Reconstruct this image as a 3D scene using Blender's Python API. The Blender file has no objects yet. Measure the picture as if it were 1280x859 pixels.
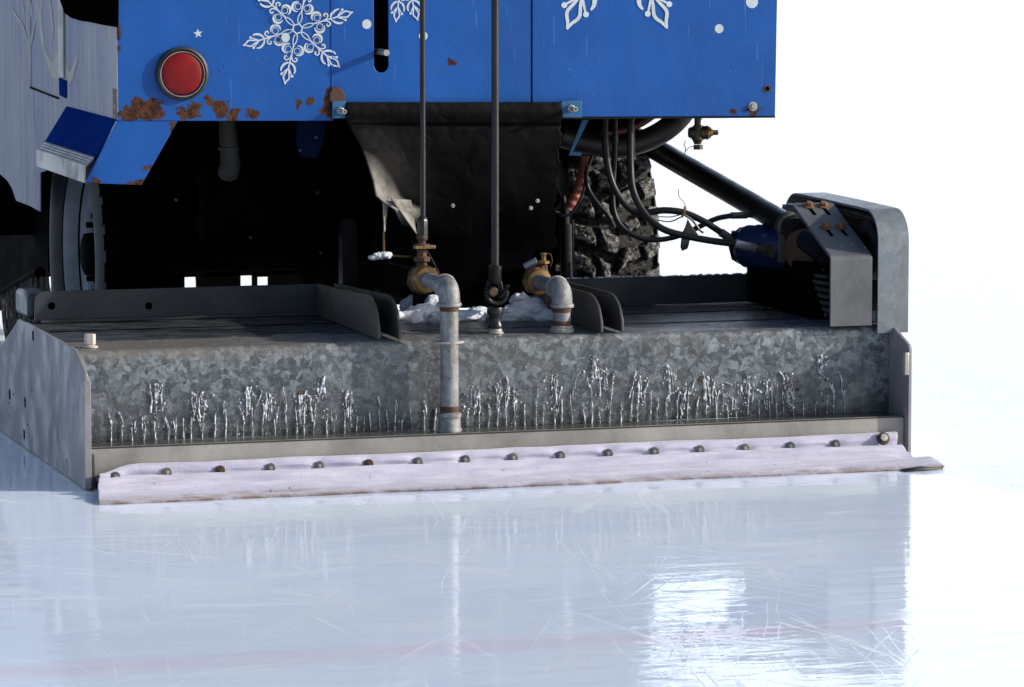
import bpy, bmesh, math, random
from mathutils import Vector, Matrix, noise
R = math.radians
random.seed(7)
scene = bpy.context.scene
col = scene.collection

# ------------------------------------------------------------------ camera
F = 5300.0; CX = 640.0; CY = 429.5
PITCH = math.atan((CY + 149) / F); YAW = R(16.9)
fw = Vector((math.sin(YAW) * math.cos(PITCH), math.cos(YAW) * math.cos(PITCH), -math.sin(PITCH)))
rt = Vector((math.cos(YAW), -math.sin(YAW), 0)); up = rt.cross(fw)
CAM = Vector((-1.91694831, -9.7596384, 1.43))
cam_d = bpy.data.cameras.new("camera"); cam = bpy.data.objects.new("camera", cam_d); col.objects.link(cam)
cam.location = CAM; cam.rotation_euler = (math.pi / 2 - PITCH, 0, -YAW)
cam_d.sensor_width = 36; cam_d.lens = 36 * F / 1280; cam_d.clip_start = 0.1; cam_d.clip_end = 3000
scene.camera = cam
cam_d.dof.use_dof = True; cam_d.dof.focus_distance = 10.2; cam_d.dof.aperture_fstop = 18

def at(x, y, X=None, Y=None, Z=None):
    """a point of the place measured on the photograph, on the plane X=, Y= or Z="""
    d = fw + rt * ((x - CX) / F) - up * ((y - CY) / F)
    if X is not None: k = (X - CAM.x) / d.x
    elif Y is not None: k = (Y - CAM.y) / d.y
    else: k = (Z - CAM.z) / d.z
    return CAM + d * k

# ------------------------------------------------------------------ materials
class NT:
    def __init__(s, name):
        s.m = bpy.data.materials.new(name); s.m.use_nodes = True
        s.t = s.m.node_tree; s.b = s.t.nodes['Principled BSDF']
        s.co = s.t.nodes.new('ShaderNodeTexCoord').outputs['Object']
    def n(s, ty, **k):
        nd = s.t.nodes.new('ShaderNode' + ty)
        for a, v in k.items():
            if hasattr(nd, a): setattr(nd, a, v)
        return nd
    def link(s, a, b): s.t.links.new(a, b)
    def inp(s, nd, i, v):
        if hasattr(v, 'is_output') or isinstance(v, bpy.types.NodeSocket): s.link(v, nd.inputs[i])
        else: nd.inputs[i].default_value = v
    def mapping(s, scale=(1, 1, 1), rot=(0, 0, 0), loc=(0, 0, 0), v=None):
        nd = s.n('Mapping'); nd.inputs['Scale'].default_value = scale
        nd.inputs['Rotation'].default_value = rot; nd.inputs['Location'].default_value = loc
        s.link(v or s.co, nd.inputs['Vector']); return nd.outputs[0]
    def noise(s, scale, detail=4, rough=.5, v=None, dist=0, out=0):
        nd = s.n('TexNoise'); nd.inputs['Scale'].default_value = scale; nd.inputs['Detail'].default_value = detail
        nd.inputs['Roughness'].default_value = rough; nd.inputs['Distortion'].default_value = dist
        s.link(v or s.co, nd.inputs['Vector']); return nd.outputs[out]
    def vor(s, scale, v=None, feature='F1', out='Distance', rand=1):
        nd = s.n('TexVoronoi', feature=feature); nd.inputs['Scale'].default_value = scale
        nd.inputs['Randomness'].default_value = rand
        s.link(v or s.co, nd.inputs['Vector']); return nd.outputs[out]
    def ramp(s, f, stops, interp='LINEAR'):
        nd = s.n('ValToRGB'); cr = nd.color_ramp; cr.interpolation = interp
        while len(cr.elements) > len(stops): cr.elements.remove(cr.elements[-1])
        while len(cr.elements) < len(stops): cr.elements.new(1)
        for e, (p, c) in zip(cr.elements, stops):
            e.position = p
            e.color = (c, c, c, 1) if isinstance(c, (int, float)) else (*c, 1)
        s.link(f, nd.inputs[0]); return nd.outputs[0]
    def math(s, op, a, b=0, clamp=False):
        nd = s.n('Math', operation=op, use_clamp=clamp); s.inp(nd, 0, a); s.inp(nd, 1, b); return nd.outputs[0]
    def mix(s, f, a, b, mode='MIX'):
        nd = s.n('Mix', data_type='RGBA', blend_type=mode)
        s.inp(nd, 0, f)
        for i, v in ((6, a), (7, b)):
            s.inp(nd, i, (*v, 1) if isinstance(v, tuple) else v)
        return nd.outputs[2]
    def sep(s, v=None):
        nd = s.n('SeparateXYZ'); s.link(v or s.co, nd.inputs[0]); return nd.outputs
    def set(s, **k):
        names = dict(color='Base Color', rough='Roughness', metal='Metallic', ior='IOR', trans='Transmission Weight',
                     coat='Coat Weight', coat_rough='Coat Roughness', spec='Specular IOR Level', sheen='Sheen Weight',
                     normal='Normal', sss='Subsurface Weight')
        for a, v in k.items():
            i = s.b.inputs[names[a]]
            if isinstance(v, bpy.types.NodeSocket): s.link(v, i)
            else: i.default_value = (*v, 1) if isinstance(v, tuple) else v
        return s
    def bump(s, h, strength=.3, dist=.01, normal=None):
        nd = s.n('Bump'); nd.inputs['Strength'].default_value = strength; nd.inputs['Distance'].default_value = dist
        s.link(h, nd.inputs['Height'])
        if normal: s.link(normal, nd.inputs['Normal'])
        return nd.outputs[0]

M = {}
def simple(name, color, rough=.5, metal=0, var=.25, scale=30, bump=.15, bscale=60, **k):
    t = NT(name)
    f = t.noise(scale, 6, .6)
    lo = tuple(c * (1 - var) for c in color); hi = tuple(min(1, c * (1 + var)) for c in color)
    c = t.ramp(f, [(.3, lo), (.7, hi)])
    r = t.ramp(t.noise(scale * .7, 3), [(.3, max(0, rough - .1)), (.7, min(1, rough + .1))])
    t.set(color=c, rough=r, metal=metal, **k)
    if bump: t.set(normal=t.bump(t.noise(bscale, 5, .6), bump, .004))
    M[name] = t.m; return t

def rust_mask(t, spots, thr=.0, nscale=38, amp=.022):
    """union of blotches: spots = (x, z, rx, rz) in metres"""
    x, y, z = t.sep()
    nx = t.math('MULTIPLY', t.math('SUBTRACT', t.noise(nscale, 5, .65), .5), amp * 2.6)
    out = None
    for (sx, sz, rx, rz) in spots:
        dx = t.math('DIVIDE', t.math('SUBTRACT', x, sx), rx); dz = t.math('DIVIDE', t.math('SUBTRACT', z, sz), rz)
        d = t.math('SQRT', t.math('ADD', t.math('MULTIPLY', dx, dx), t.math('MULTIPLY', dz, dz)))
        v = t.math('MULTIPLY', t.math('SUBTRACT', 1, d), min(rx, rz))
        out = v if out is None else t.math('MAXIMUM', out, v)
    val = t.math('ADD', out, nx)
    t.rust_edge = t.ramp(t.math('ADD', t.math('MULTIPLY', val, 60), .5), [(.12, 0), (.5, 1)])
    return t.math('GREATER_THAN', val, 0.0)

def blue(name, spots, color=(.009, .082, .325), spec=.25):
    t = NT(name)
    base = t.ramp(t.noise(3.5, 5, .55), [(.3, tuple(c * .86 for c in color)), (.7, tuple(min(1, c * 1.12) for c in color))])
    grime = t.ramp(t.noise(9, 7, .7, v=t.mapping((1.2, 1, .45))), [(.5, 0), (.78, .38)])
    base = t.mix(grime, base, (.012, .05, .19))
    # pale specks and hairline scratches
    sp = t.ramp(t.noise(170, 2, .5), [(.735, 0), (.76, 1)])
    base = t.mix(t.math('MULTIPLY', sp, t.ramp(t.noise(7, 2), [(.45, 0), (.7, .8)])), base, (.25, .38, .6))
    sc = t.ramp(t.noise(9, 1, .4, v=t.mapping((14, 14, .9), (0, R(8), 0))), [(.74, 0), (.77, 1)])
    base = t.mix(t.math('MULTIPLY', sc, .18), base, (.20, .33, .62))
    h = t.noise(4.5, 4, .55)
    blister = t.ramp(t.noise(60, 3, .5), [(.62, 0), (.72, 1)])
    zone = t.ramp(t.noise(5, 2, .5), [(.5, 0), (.62, 1)])
    n1 = t.bump(t.math('MULTIPLY', blister, zone), .5, .0015)
    n1 = t.bump(h, .35, .012, n1)
    n1 = t.bump(t.noise(420, 2), .12, .0006, n1)
    rough = t.ramp(t.noise(12, 4), [(.3, .30), (.7, .46)]) if spec > .1 else t.ramp(t.noise(12, 4), [(.3, .92), (.7, 1)])
    if spots:
        m = rust_mask(t, spots)
        rc = t.ramp(t.noise(55, 6, .75), [(.32, (.014, .006, .004)), (.48, (.05, .018, .008)), (.60, (.11, .042, .018)), (.72, (.03, .013, .008))])
        base = t.mix(t.math('MULTIPLY', t.rust_edge, .55), base, (.03, .045, .09))
        base = t.mix(m, base, rc); rough = t.mix(m, rough, (.9, .9, .9))
        n1 = t.bump(m, .9, -.002, n1)
        n1 = t.bump(t.math('MULTIPLY', m, t.noise(130, 5, .7)), .8, .004, n1)
    t.set(color=base, rough=rough, spec=spec, normal=n1, coat=.0)
    M[name] = t.m

def P(px, py, Y=.6):
    v = at(px, py, Y=Y); return (v.x, v.z)
def spots_px(L, Y=.6):
    o = []
    for (px, py, rx, ry) in L:
        x, z = P(px, py, Y); o.append((x, z, rx / 430, ry / 430))
    return o
blue('blue_paint_left', spots_px([(182, 137, 21, 11), (172, 128, 8, 6), (158, 145, 9, 5), (232, 141, 16, 7), (245, 133, 6, 4), (275, 134, 8, 9), (290, 145, 6, 6),
    (314, 143, 8, 5), (372, 131, 3.5, 4), (386, 126, 3, 3), (143, 40, 5, 14), (259, 126, 3, 3), (410, 134, 5, 9), (412, 120, 3, 6), (400, 138, 4, 3)]))
blue('blue_paint_centre', [*spots_px([(565, 77, 2.4, 2.0), (548, 91, 1.8, 1.4), (549, 65, 1.8, 1.3)])])
blue('blue_paint_right', spots_px([(917, 140, 2.5, 2.5), (942, 141, 6, 5)]))
blue('blue_paint_fender', spots_px([(216, 161, 5, 7), (171, 229, 8, 3), (180, 211, 2.5, 2.5), (187, 209, 2.5, 2), (112, 228, 5, 2), (110, 200, 4, 4)]))
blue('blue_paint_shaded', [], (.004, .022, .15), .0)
blue('blue_bracket_paint', [], (.03, .12, .26))

def mk_side():
    t = NT('side_paint_glare')
    f = t.noise(3, 6, .6, v=t.mapping((1, .8, .35)))
    c = t.ramp(f, [(.34, (.13, .15, .27)), (.5, (.22, .23, .31)), (.66, (.32, .31, .33))])  # pale lavender puts sky and ice glare into the blue paint's colour
    st = t.ramp(t.noise(7, 6, .7, v=t.mapping((1, 5.5, .55))), [(.42, 0), (.72, .75)])
    c = t.mix(st, c, (.41, .39, .345))
    dk = t.ramp(t.noise(28, 4, .6, v=t.mapping((1, .8, .6))), [(.66, 0), (.74, .8)])
    c = t.mix(dk, c, (.05, .06, .10))
    rz = t.ramp(t.noise(26, 5, .7), [(.70, 0), (.72, 1)])
    x, y, z = t.sep()
    edge = t.math('LESS_THAN', y, .67)
    low = t.math('LESS_THAN', z, .915)
    nn = t.ramp(t.noise(22, 5, .7), [(.42, 0), (.46, 1)])
    m = t.math('MAXIMUM', t.math('MULTIPLY', t.math('MULTIPLY', edge, low), nn), t.math('MULTIPLY', rz, t.math('LESS_THAN', y, .9)))
    c = t.mix(m, c, t.ramp(t.noise(60, 5, .7), [(.35, (.04, .016, .008)), (.65, (.2, .085, .03))]))
    n1 = t.bump(t.noise(1.6, 3), .4, .03)
    n1 = t.bump(t.noise(90, 5, .6), .25, .002, n1)
    t.set(color=c, rough=.62, spec=.3, normal=n1); M['side_paint_glare'] = t.m
mk_side()

def mk_galv(name, lo, mid, hi, scale=42, wet=True, metal=.35, streak=.5):
    t = NT(name)
    nz = t.noise(26, 3, .6, out=1)
    off = t.n('VectorMath', operation='SUBTRACT'); t.link(nz, off.inputs[0]); off.inputs[1].default_value = (.5, .5, .5)
    sc = t.n('VectorMath', operation='SCALE'); t.link(off.outputs[0], sc.inputs[0]); sc.inputs['Scale'].default_value = .045
    ad = t.n('VectorMath', operation='ADD'); t.link(t.co, ad.inputs[0]); t.link(sc.outputs[0], ad.inputs[1])
    v = ad.outputs[0]
    a = t.vor(scale, v, out='Color'); b = t.vor(scale * 2.3, v, out='Color')
    av = t.sep(a)[0]; bv = t.sep(b)[0]
    g = t.math('ADD', t.math('MULTIPLY', av, .62), t.math('MULTIPLY', bv, .38))
    g = t.math('ADD', t.math('MULTIPLY', g, .60), t.math('MULTIPLY', t.noise(7, 7, .7), .46))
    c = t.ramp(g, [(.34, lo), (.52, mid), (.74, hi)])
    x, y, z = t.sep()
    if streak:
        s1 = t.ramp(t.noise(6, 5, .65, v=t.mapping((6, 1, .7))), [(.48, 0), (.75, streak)])
        c = t.mix(s1, c, (.05, .048, .040))
        s2 = t.ramp(t.noise(2.2, 4, .6), [(.5, 0), (.75, .35)])
        c = t.mix(s2, c, (.15, .145, .125))
    if wet:
        w = t.ramp(t.math('ADD', z, t.math('MULTIPLY', t.noise(9, 4), .12)), [(.20, .5), (.34, 0)])
        c = t.mix(w, c, (.02, .028, .035))
        rough = t.ramp(t.math('ADD', t.math('MULTIPLY', bv, .25), z), [(.2, .22), (.5, .55)])
    else:
        rough = t.ramp(bv, [(0, .36), (1, .6)])
    if wet:
        lit_top = t.math('MULTIPLY', t.ramp(t.math('ADD', z, t.math('MULTIPLY', t.noise(8, 5, .7), .05)), [(.305, 0), (.335, 1)]), t.ramp(t.math('ADD', t.math('MULTIPLY', x, .5), t.math('MULTIPLY', t.noise(5, 5), .4)), [(.25, .75), (.75, .12)]))
        c = t.mix(lit_top, c, (.21, .185, .15))  # warm light on the top-left edge painted into the colour
    dk = t.ramp(t.noise(120, 3, .6), [(.68, 0), (.74, .8)])
    c = t.mix(dk, c, (.015, .015, .014))
    n1 = t.bump(t.noise(60, 5, .6), .22, .002); n1 = t.bump(t.noise(3, 2), .3, .012, n1)
    t.set(color=c, rough=rough, metal=metal, normal=n1, coat=.35 if wet else 0, coat_rough=.18)
    if wet:
        film = t.math('MULTIPLY', t.ramp(t.math('ADD', z, t.math('MULTIPLY', t.noise(14, 5, .7), .14)), [(.245, 1), (.31, .15)]), t.ramp(t.noise(24, 5, .7), [(.42, .2), (.58, 1)]))
        t.link(film, t.b.inputs['Coat Weight'])
        cn = t.bump(t.noise(150, 6, .75, v=t.mapping((1, 1, .4))), 1, .012)
        t.link(cn, t.b.inputs['Coat Normal']); t.b.inputs['Coat Roughness'].default_value = .12
    M[name] = t.m
mk_galv('galvanised_spangle', (.072, .086, .095), (.135, .157, .170), (.275, .31, .33), 60)
mk_galv('galvanised_guard', (.15, .18, .205), (.17, .20, .225), (.195, .225, .25), 30, wet=False, streak=.12, metal=.2)

def steel(name, color, rough=.5, metal=.4, specks=.5, streak=.3, dirt=(.02, .018, .014), spec=.5):
    t = NT(name)
    c = t.ramp(t.noise(6, 6, .65), [(.3, tuple(k * .7 for k in color)), (.7, tuple(k * 1.25 for k in color))])
    c = t.mix(t.ramp(t.noise(14, 6, .7, v=t.mapping((1, 1, .3))), [(.5, 0), (.8, streak)]), c, dirt)
    c = t.mix(t.ramp(t.noise(190, 2, .5), [(.70, 0), (.74, specks)]), c, tuple(min(.7, k * 2.6) for k in color))
    n1 = t.bump(t.noise(80, 5, .65), .3, .002)
    t.set(color=c, rough=t.ramp(t.noise(11, 4), [(.3, rough - .12), (.7, rough + .1)]), metal=metal, normal=n1, spec=spec)
    M[name] = t.m
steel('side_plate_steel', (.26, .255, .27), .6, .15, .3, .55, (.10, .09, .085))
steel('rail_steel', (.042, .050, .057), .5, .3, .5, .5)
steel('bracket_steel', (.115, .12, .13), .55, .2, .25, .25)
steel('gusset_steel', (.07, .068, .062), .55, .3, .4, .5)
steel('black_steel', (.006, .006, .008), .45, .1, .3, .1, (.003, .003, .003), .3)
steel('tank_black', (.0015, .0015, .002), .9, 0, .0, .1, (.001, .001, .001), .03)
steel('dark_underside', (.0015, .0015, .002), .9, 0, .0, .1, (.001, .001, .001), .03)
def mk_pipe():
    t = NT('pipe_zinc')
    c = t.ramp(t.noise(38, 6, .65), [(.32, (.13, .14, .15)), (.5, (.23, .24, .25)), (.68, (.34, .35, .35))])
    c = t.mix(t.ramp(t.noise(22, 6, .75, v=t.mapping((1, 1, .25))), [(.48, 0), (.66, .75)]), c, (.12, .095, .06))
    c = t.mix(t.ramp(t.noise(90, 4, .7), [(.66, 0), (.72, .9)]), c, (.05, .035, .02))
    t.set(color=c, rough=t.ramp(t.noise(30, 4), [(.3, .4), (.7, .65)]), metal=.2, spec=.4, normal=t.bump(t.noise(110, 6, .7), .45, .003)); M['pipe_zinc'] = t.m
mk_pipe()
steel('aluminium', (.31, .30, .275), .55, .15, .2, .4, (.15, .13, .09))
steel('rusty_iron', (.075, .038, .02), .75, .2, .3, .5)
steel('orange_rust', (.20, .095, .04), .75, .1, .3, .4)
steel('exhaust_iron', (.035, .034, .030), .7, .1, .3, .5)
steel('washer_steel', (.17, .17, .165), .5, .3, .2, .5)
steel('wet_ledge', (.075, .073, .058), .25, .2, .5, .5)
steel('navy_plate', (.003, .010, .04), .8, 0, .1, .3, spec=.05)
steel('bronze', (.22, .13, .045), .5, .5, .3, .5)
steel('dark_bronze', (.055, .045, .022), .5, .4, .3, .5)
steel('motor_paint', (.006, .018, .075), .4, .1, .3, .4)
steel('bolt_zinc', (.42, .41, .38), .4, .4, .1, .3, (.2, .1, .04))
steel('pink_bolt', (.55, .46, .42), .5, .1, .1, .2, (.2, .1, .04))
steel('rod_steel', (.02, .021, .024), .35, .4, .5, .1)
steel('crimp_steel', (.33, .35, .37), .35, .6, .1, .4)
steel('tread_plate', (.16, .17, .2), .45, .4, .4, .5)
steel('rim_steel', (.25, .255, .27), .6, .1, .2, .4, (.07, .06, .05))

def mk_deck():
    t = NT('wet_deck_steel')
    s = t.noise(9, 7, .7, v=t.mapping((1, 9, 1)))
    c = t.ramp(s, [(.35, (.012, .014, .016)), (.52, (.05, .058, .064)), (.70, (.20, .21, .21))])
    x, y, z = t.sep()
    c = t.mix(t.ramp(t.noise(300, 2), [(.66, 0), (.7, .6)]), c, (.35, .38, .42))
    n1 = t.bump(t.noise(25, 7, .75, v=t.mapping((1, 7, 1))), .7, .006)
    t.set(color=c, rough=t.ramp(s, [(.3, .12), (.7, .5)]), metal=.2, normal=n1); M['wet_deck_steel'] = t.m
mk_deck()

simple('decal_white', (.50, .56, .60), .5, var=.12, bump=0)
simple('decal_cream', (.38, .37, .32), .7, var=.2, bump=0)
simple('black_rubber', (.012, .012, .013), .5, var=.3)
simple('hose_rubber', (.008, .008, .010), .45, var=.3, bump=.1, spec=.25)
simple('red_hose_rubber', (.20, .05, .035), .5, var=.4)
simple('dark_red_rubber', (.06, .01, .008), .5, var=.4)
simple('crimson_lens_dark', (.2, .0, .0), .3)
simple('chrome', (.42, .40, .36), .25, .8, var=.2)
simple('hollow_black', (.001, .001, .001), .95, bump=0, spec=0.0)

def mk_vinyl():
    t = NT('black_vinyl')
    c = t.ramp(t.noise(7, 6, .65), [(.35, (.0012, .0012, .0018)), (.6, (.003, .003, .0034)), (.78, (.009, .0085, .008))])
    c = t.mix(t.ramp(t.noise(15, 5, .6, v=t.mapping((8, 8, 1))), [(.73, 0), (.78, .5)]), c, (.2, .18, .15))
    x, y, z = t.sep()
    # sunlit brightness of the forward-curling corner put into the colour, as dusty brown grey
    sunlit_curl = t.ramp(t.math('SUBTRACT', .602, y), [(.055, 0), (.095, 1)])
    c = t.mix(t.math('MULTIPLY', sunlit_curl, .85), c, t.ramp(t.noise(30, 5, .6), [(.3, (.13, .125, .115)), (.7, (.40, .375, .33))]))
    cr_ = t.ramp(t.math('ABSOLUTE', t.math('SUBTRACT', t.noise(5, 3, .6), .5)), [(0, 0), (.10, 1)])
    n1 = t.bump(t.noise(7, 4, .5), .3, .012); n1 = t.bump(cr_, .45, .005, n1); n1 = t.bump(t.noise(120, 3), .2, .001, n1)
    t.set(color=c, rough=.62, normal=n1, spec=t.ramp(z, [(.60, .0), (.88, .10)])); M['black_vinyl'] = t.m
mk_vinyl()

def mk_lens():
    t = NT('red_lens')
    x, y, z = t.sep()
    c = at(227, 92, Y=.56)
    dx = t.math('SUBTRACT', x, c.x); dz = t.math('SUBTRACT', z, c.z)
    d = t.math('SQRT', t.math('ADD', t.math('MULTIPLY', dx, dx), t.math('MULTIPLY', dz, dz)))
    ring = t.math('SINE', t.math('MULTIPLY', d, 900))
    grid = t.math('MULTIPLY', t.math('SINE', t.math('MULTIPLY', dx, 1500)), t.math('SINE', t.math('MULTIPLY', dz, 1500)))
    n1 = t.bump(t.math('ADD', ring, grid), .16, .0008)
    t.set(color=t.ramp(t.noise(22, 4), [(.3, (.15, .0, .001)), (.7, (.23, .001, .002))]), rough=.35, normal=n1, spec=.3, sss=.0)
    M['red_lens'] = t.m
mk_lens()

def mk_towel():
    t = NT('towel_cloth')
    x, y, z = t.sep()
    c = t.ramp(t.noise(9, 6, .6, v=t.mapping((1, 3, 3))), [(.3, (.42, .41, .54)), (.7, (.60, .58, .69))])
    dirt = t.math('MULTIPLY', t.ramp(z, [(.003, 1), (.013, 0)]), t.ramp(t.noise(16, 5, .7), [(.35, .25), (.6, 1)]))
    c = t.mix(dirt, c, (.13, .085, .06))
    sp = t.math('MULTIPLY', t.ramp(t.noise(60, 3), [(.68, 0), (.74, .8)]), t.ramp(z, [(.012, 1), (.035, 0)]))
    c = t.mix(sp, c, (.06, .035, .025))
    st = t.ramp(t.noise(8, 4, .6), [(.58, 0), (.75, .25)])
    c = t.mix(st, c, (.45, .36, .33))
    n1 = t.bump(t.noise(260, 4, .8), .6, .0015); n1 = t.bump(t.vor(330), .35, .002, n1)
    t.set(color=c, rough=.95, sheen=.25, spec=.15, normal=n1); M['towel_cloth'] = t.m
mk_towel()

def mk_snow(name, c0=(.55, .58, .66), c1=(.82, .85, .90)):
    t = NT(name)
    c = t.ramp(t.noise(20, 5, .6), [(.3, c0), (.65, c1)])
    n1 = t.bump(t.noise(55, 6, .7), .8, .01); n1 = t.bump(t.noise(400, 3), .4, .001, n1)
    t.set(color=c, rough=.8, normal=n1, spec=.3); M[name] = t.m
mk_snow('packed_snow')

def mk_tread():
    t = NT('snowy_tread_rubber')
    at_ = t.n('Attribute', attribute_name='height')
    f = t.math('ADD', t.math('MULTIPLY', t.math('SUBTRACT', t.noise(75, 9, .85), .5), 3.2), at_.outputs['Fac'])
    m = t.ramp(f, [(.42, 0), (.60, 1)])
    c = t.mix(m, (.010, .010, .010), t.ramp(t.noise(45, 5, .7), [(.3, (.14, .135, .13)), (.7, (.66, .65, .64))]))
    n1 = t.bump(t.noise(60, 8, .8), 1, .02)
    t.set(color=c, rough=t.ramp(m, [(0, .5), (1, .75)]), normal=n1); M['snowy_tread_rubber'] = t.m
mk_tread()

def mk_sidewall():
    t = NT('sidewall_rubber')
    c = t.ramp(t.noise(8, 6, .65), [(.3, (.014, .013, .014)), (.7, (.034, .033, .033))])
    c = t.mix(t.ramp(t.noise(240, 2), [(.7, 0), (.73, .5)]), c, (.25, .25, .26))
    t.set(color=c, rough=.75, normal=t.bump(t.noise(60, 5), .3, .003)); M['sidewall_rubber'] = t.m
mk_sidewall()

def mk_brush():
    t = NT('brush_bristle')
    c = t.ramp(t.noise(8, 6, .7, v=t.mapping((1, 16, 1.6), (R(18), 0, 0))), [(.35, (.03, .026, .022)), (.55, (.12, .105, .09)), (.75, (.30, .28, .25))])
    t.set(color=c, rough=.9, normal=t.bump(t.noise(12, 5, .7, v=t.mapping((1, 16, 1.6), (R(18), 0, 0))), .8, .01)); M['brush_bristle'] = t.m
mk_brush()

def mk_water():
    t = NT('clear_water')
    n1 = t.bump(t.noise(160, 3, .6), .9, .004)
    t.set(color=(.97, .98, 1.0), rough=.04, trans=1.0, ior=1.33, normal=n1)
    # white diffuse patches paint the water's glints, so runs read as bright threads
    d = t.n('BsdfDiffuse'); d.inputs['Color'].default_value = (.9, .92, .95, 1)
    mx = t.n('MixShader')
    t.link(t.ramp(t.noise(90, 4, .7), [(.42, .12), (.60, .95)]), mx.inputs[0])
    t.link(t.b.outputs[0], mx.inputs[1]); t.link(d.outputs[0], mx.inputs[2])
    t.link(mx.outputs[0], t.t.nodes['Material Output'].inputs['Surface'])
    M['clear_water'] = t.m
mk_water()

def mk_ice():
    t = NT('rink_ice')
    x, y, z = t.sep()
    wob = t.noise(.8, 3, .5)
    # resurfaced wet lane against dry, scraped ice
    dxr = t.math('ADD', x, t.math('MULTIPLY', t.math('SUBTRACT', t.noise(5, 5, .7), .5), .10))
    right = t.ramp(t.math('SUBTRACT', dxr, 2.03), [(0, 0), (.05, 1)])
    fwd = t.math('MULTIPLY', t.ramp(t.math('ADD', x, .02), [(0, 0), (.02, 1)]), t.ramp(t.math('SUBTRACT', y, -.12), [(0, 0), (.1, 1)]))
    dry = t.math('MAXIMUM', right, fwd)
    base = t.ramp(t.noise(2.3, 6, .6), [(.3, (.68, .795, .98)), (.7, (.775, .875, .995))])
    cloud = t.ramp(t.noise(.9, 4, .6), [(.4, 0), (.7, .5)])
    base = t.mix(cloud, base, (.83, .90, .99))
    # skate scratches: contour lines of stretched, gently bent noise in several directions
    scr = None
    for i, (ang, across, along, wd) in enumerate([(10, 7, .22, .018), (-17, 6, .25, .016), (62, 13, .22, .014), (-58, 12, .26, .014), (74, 11, .2, .010), (83, 14, .24, .009), (-80, 11, .2, .009), (-69, 15, .3, .012), (42, 12, .3, .018), (98, 13, .22, .009)]):
        wv = t.n('VectorMath', operation='ADD')
        off = t.n('VectorMath', operation='SCALE'); t.link(t.noise(.9 + i * .13, 1, .4, out=1), off.inputs[0]); off.inputs['Scale'].default_value = .07
        t.link(t.co, wv.inputs[0]); t.link(off.outputs[0], wv.inputs[1])
        q = t.mapping((along, across, 1), (0, 0, 0), (i * 3.1, i * 1.7, 0), v=t.mapping((1, 1, 1), (0, 0, R(ang)), v=wv.outputs[0]))
        d = t.math('ABSOLUTE', t.math('SUBTRACT', t.noise(1.0, 1, .4, v=q), .5))
        m = t.ramp(d, [(0, 1), (wd, 0)])
        gate = t.ramp(t.noise(1.0, 2, .5, v=t.mapping((1.8, 3.5, 1), (0, 0, 0), (i * 5.3, 2, 0), v=t.mapping((1, 1, 1), (0, 0, R(ang))))), [(.54, 0), (.62, 1)])
        m = t.math('MULTIPLY', m, gate)
        scr = m if scr is None else t.math('MAXIMUM', scr, m)
    base = t.mix(t.math('MULTIPLY', scr, .30), base, (.98, .99, 1.0))
    speck = t.ramp(t.noise(130, 2, .5, v=t.mapping((1, .35, 1))), [(.68, 0), (.73, .5)])
    base = t.mix(speck, base, (.95, .96, .98))
    # faded red line under the ice
    yc = t.math('ADD', -2.225, t.math('MULTIPLY', t.math('SUBTRACT', wob, .5), .06))
    w = t.math('ABSOLUTE', t.math('SUBTRACT', y, yc))
    w = t.math('ADD', w, t.math('MULTIPLY', t.math('SUBTRACT', t.noise(14, 4), .5), .06))
    red = t.ramp(w, [(.01, .15), (.11, 0)])
    base = t.mix(red, base, (.85, .30, .50))
    dryc = t.ramp(t.noise(14, 8, .75), [(.3, (.80, .83, .86)), (.6, (.93, .94, .95))])
    base = t.mix(dry, base, dryc)
    rough = t.mix(scr, t.ramp(t.noise(6, 4), [(.3, .008), (.7, .03)]), (.22, .22, .22))
    rough = t.mix(dry, rough, (.28, .28, .28))
    n1 = t.bump(t.noise(1.0, 3, .5, v=t.mapping((3.2, 9, 1))), .26, .006)
    n1 = t.bump(t.noise(1.0, 3, .6, v=t.mapping((9, 26, 1), (0, 0, R(-5)))), .10, .004, n1)
    n1 = t.bump(scr, .15, .0010, n1)
    hb = t.math('MULTIPLY', t.noise(40, 8, .75), dry)
    n1 = t.bump(hb, .28, .006, n1)
    t.set(color=base, rough=rough, ior=1.34, spec=.5, normal=n1, coat=.0); M['rink_ice'] = t.m
mk_ice()

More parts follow.
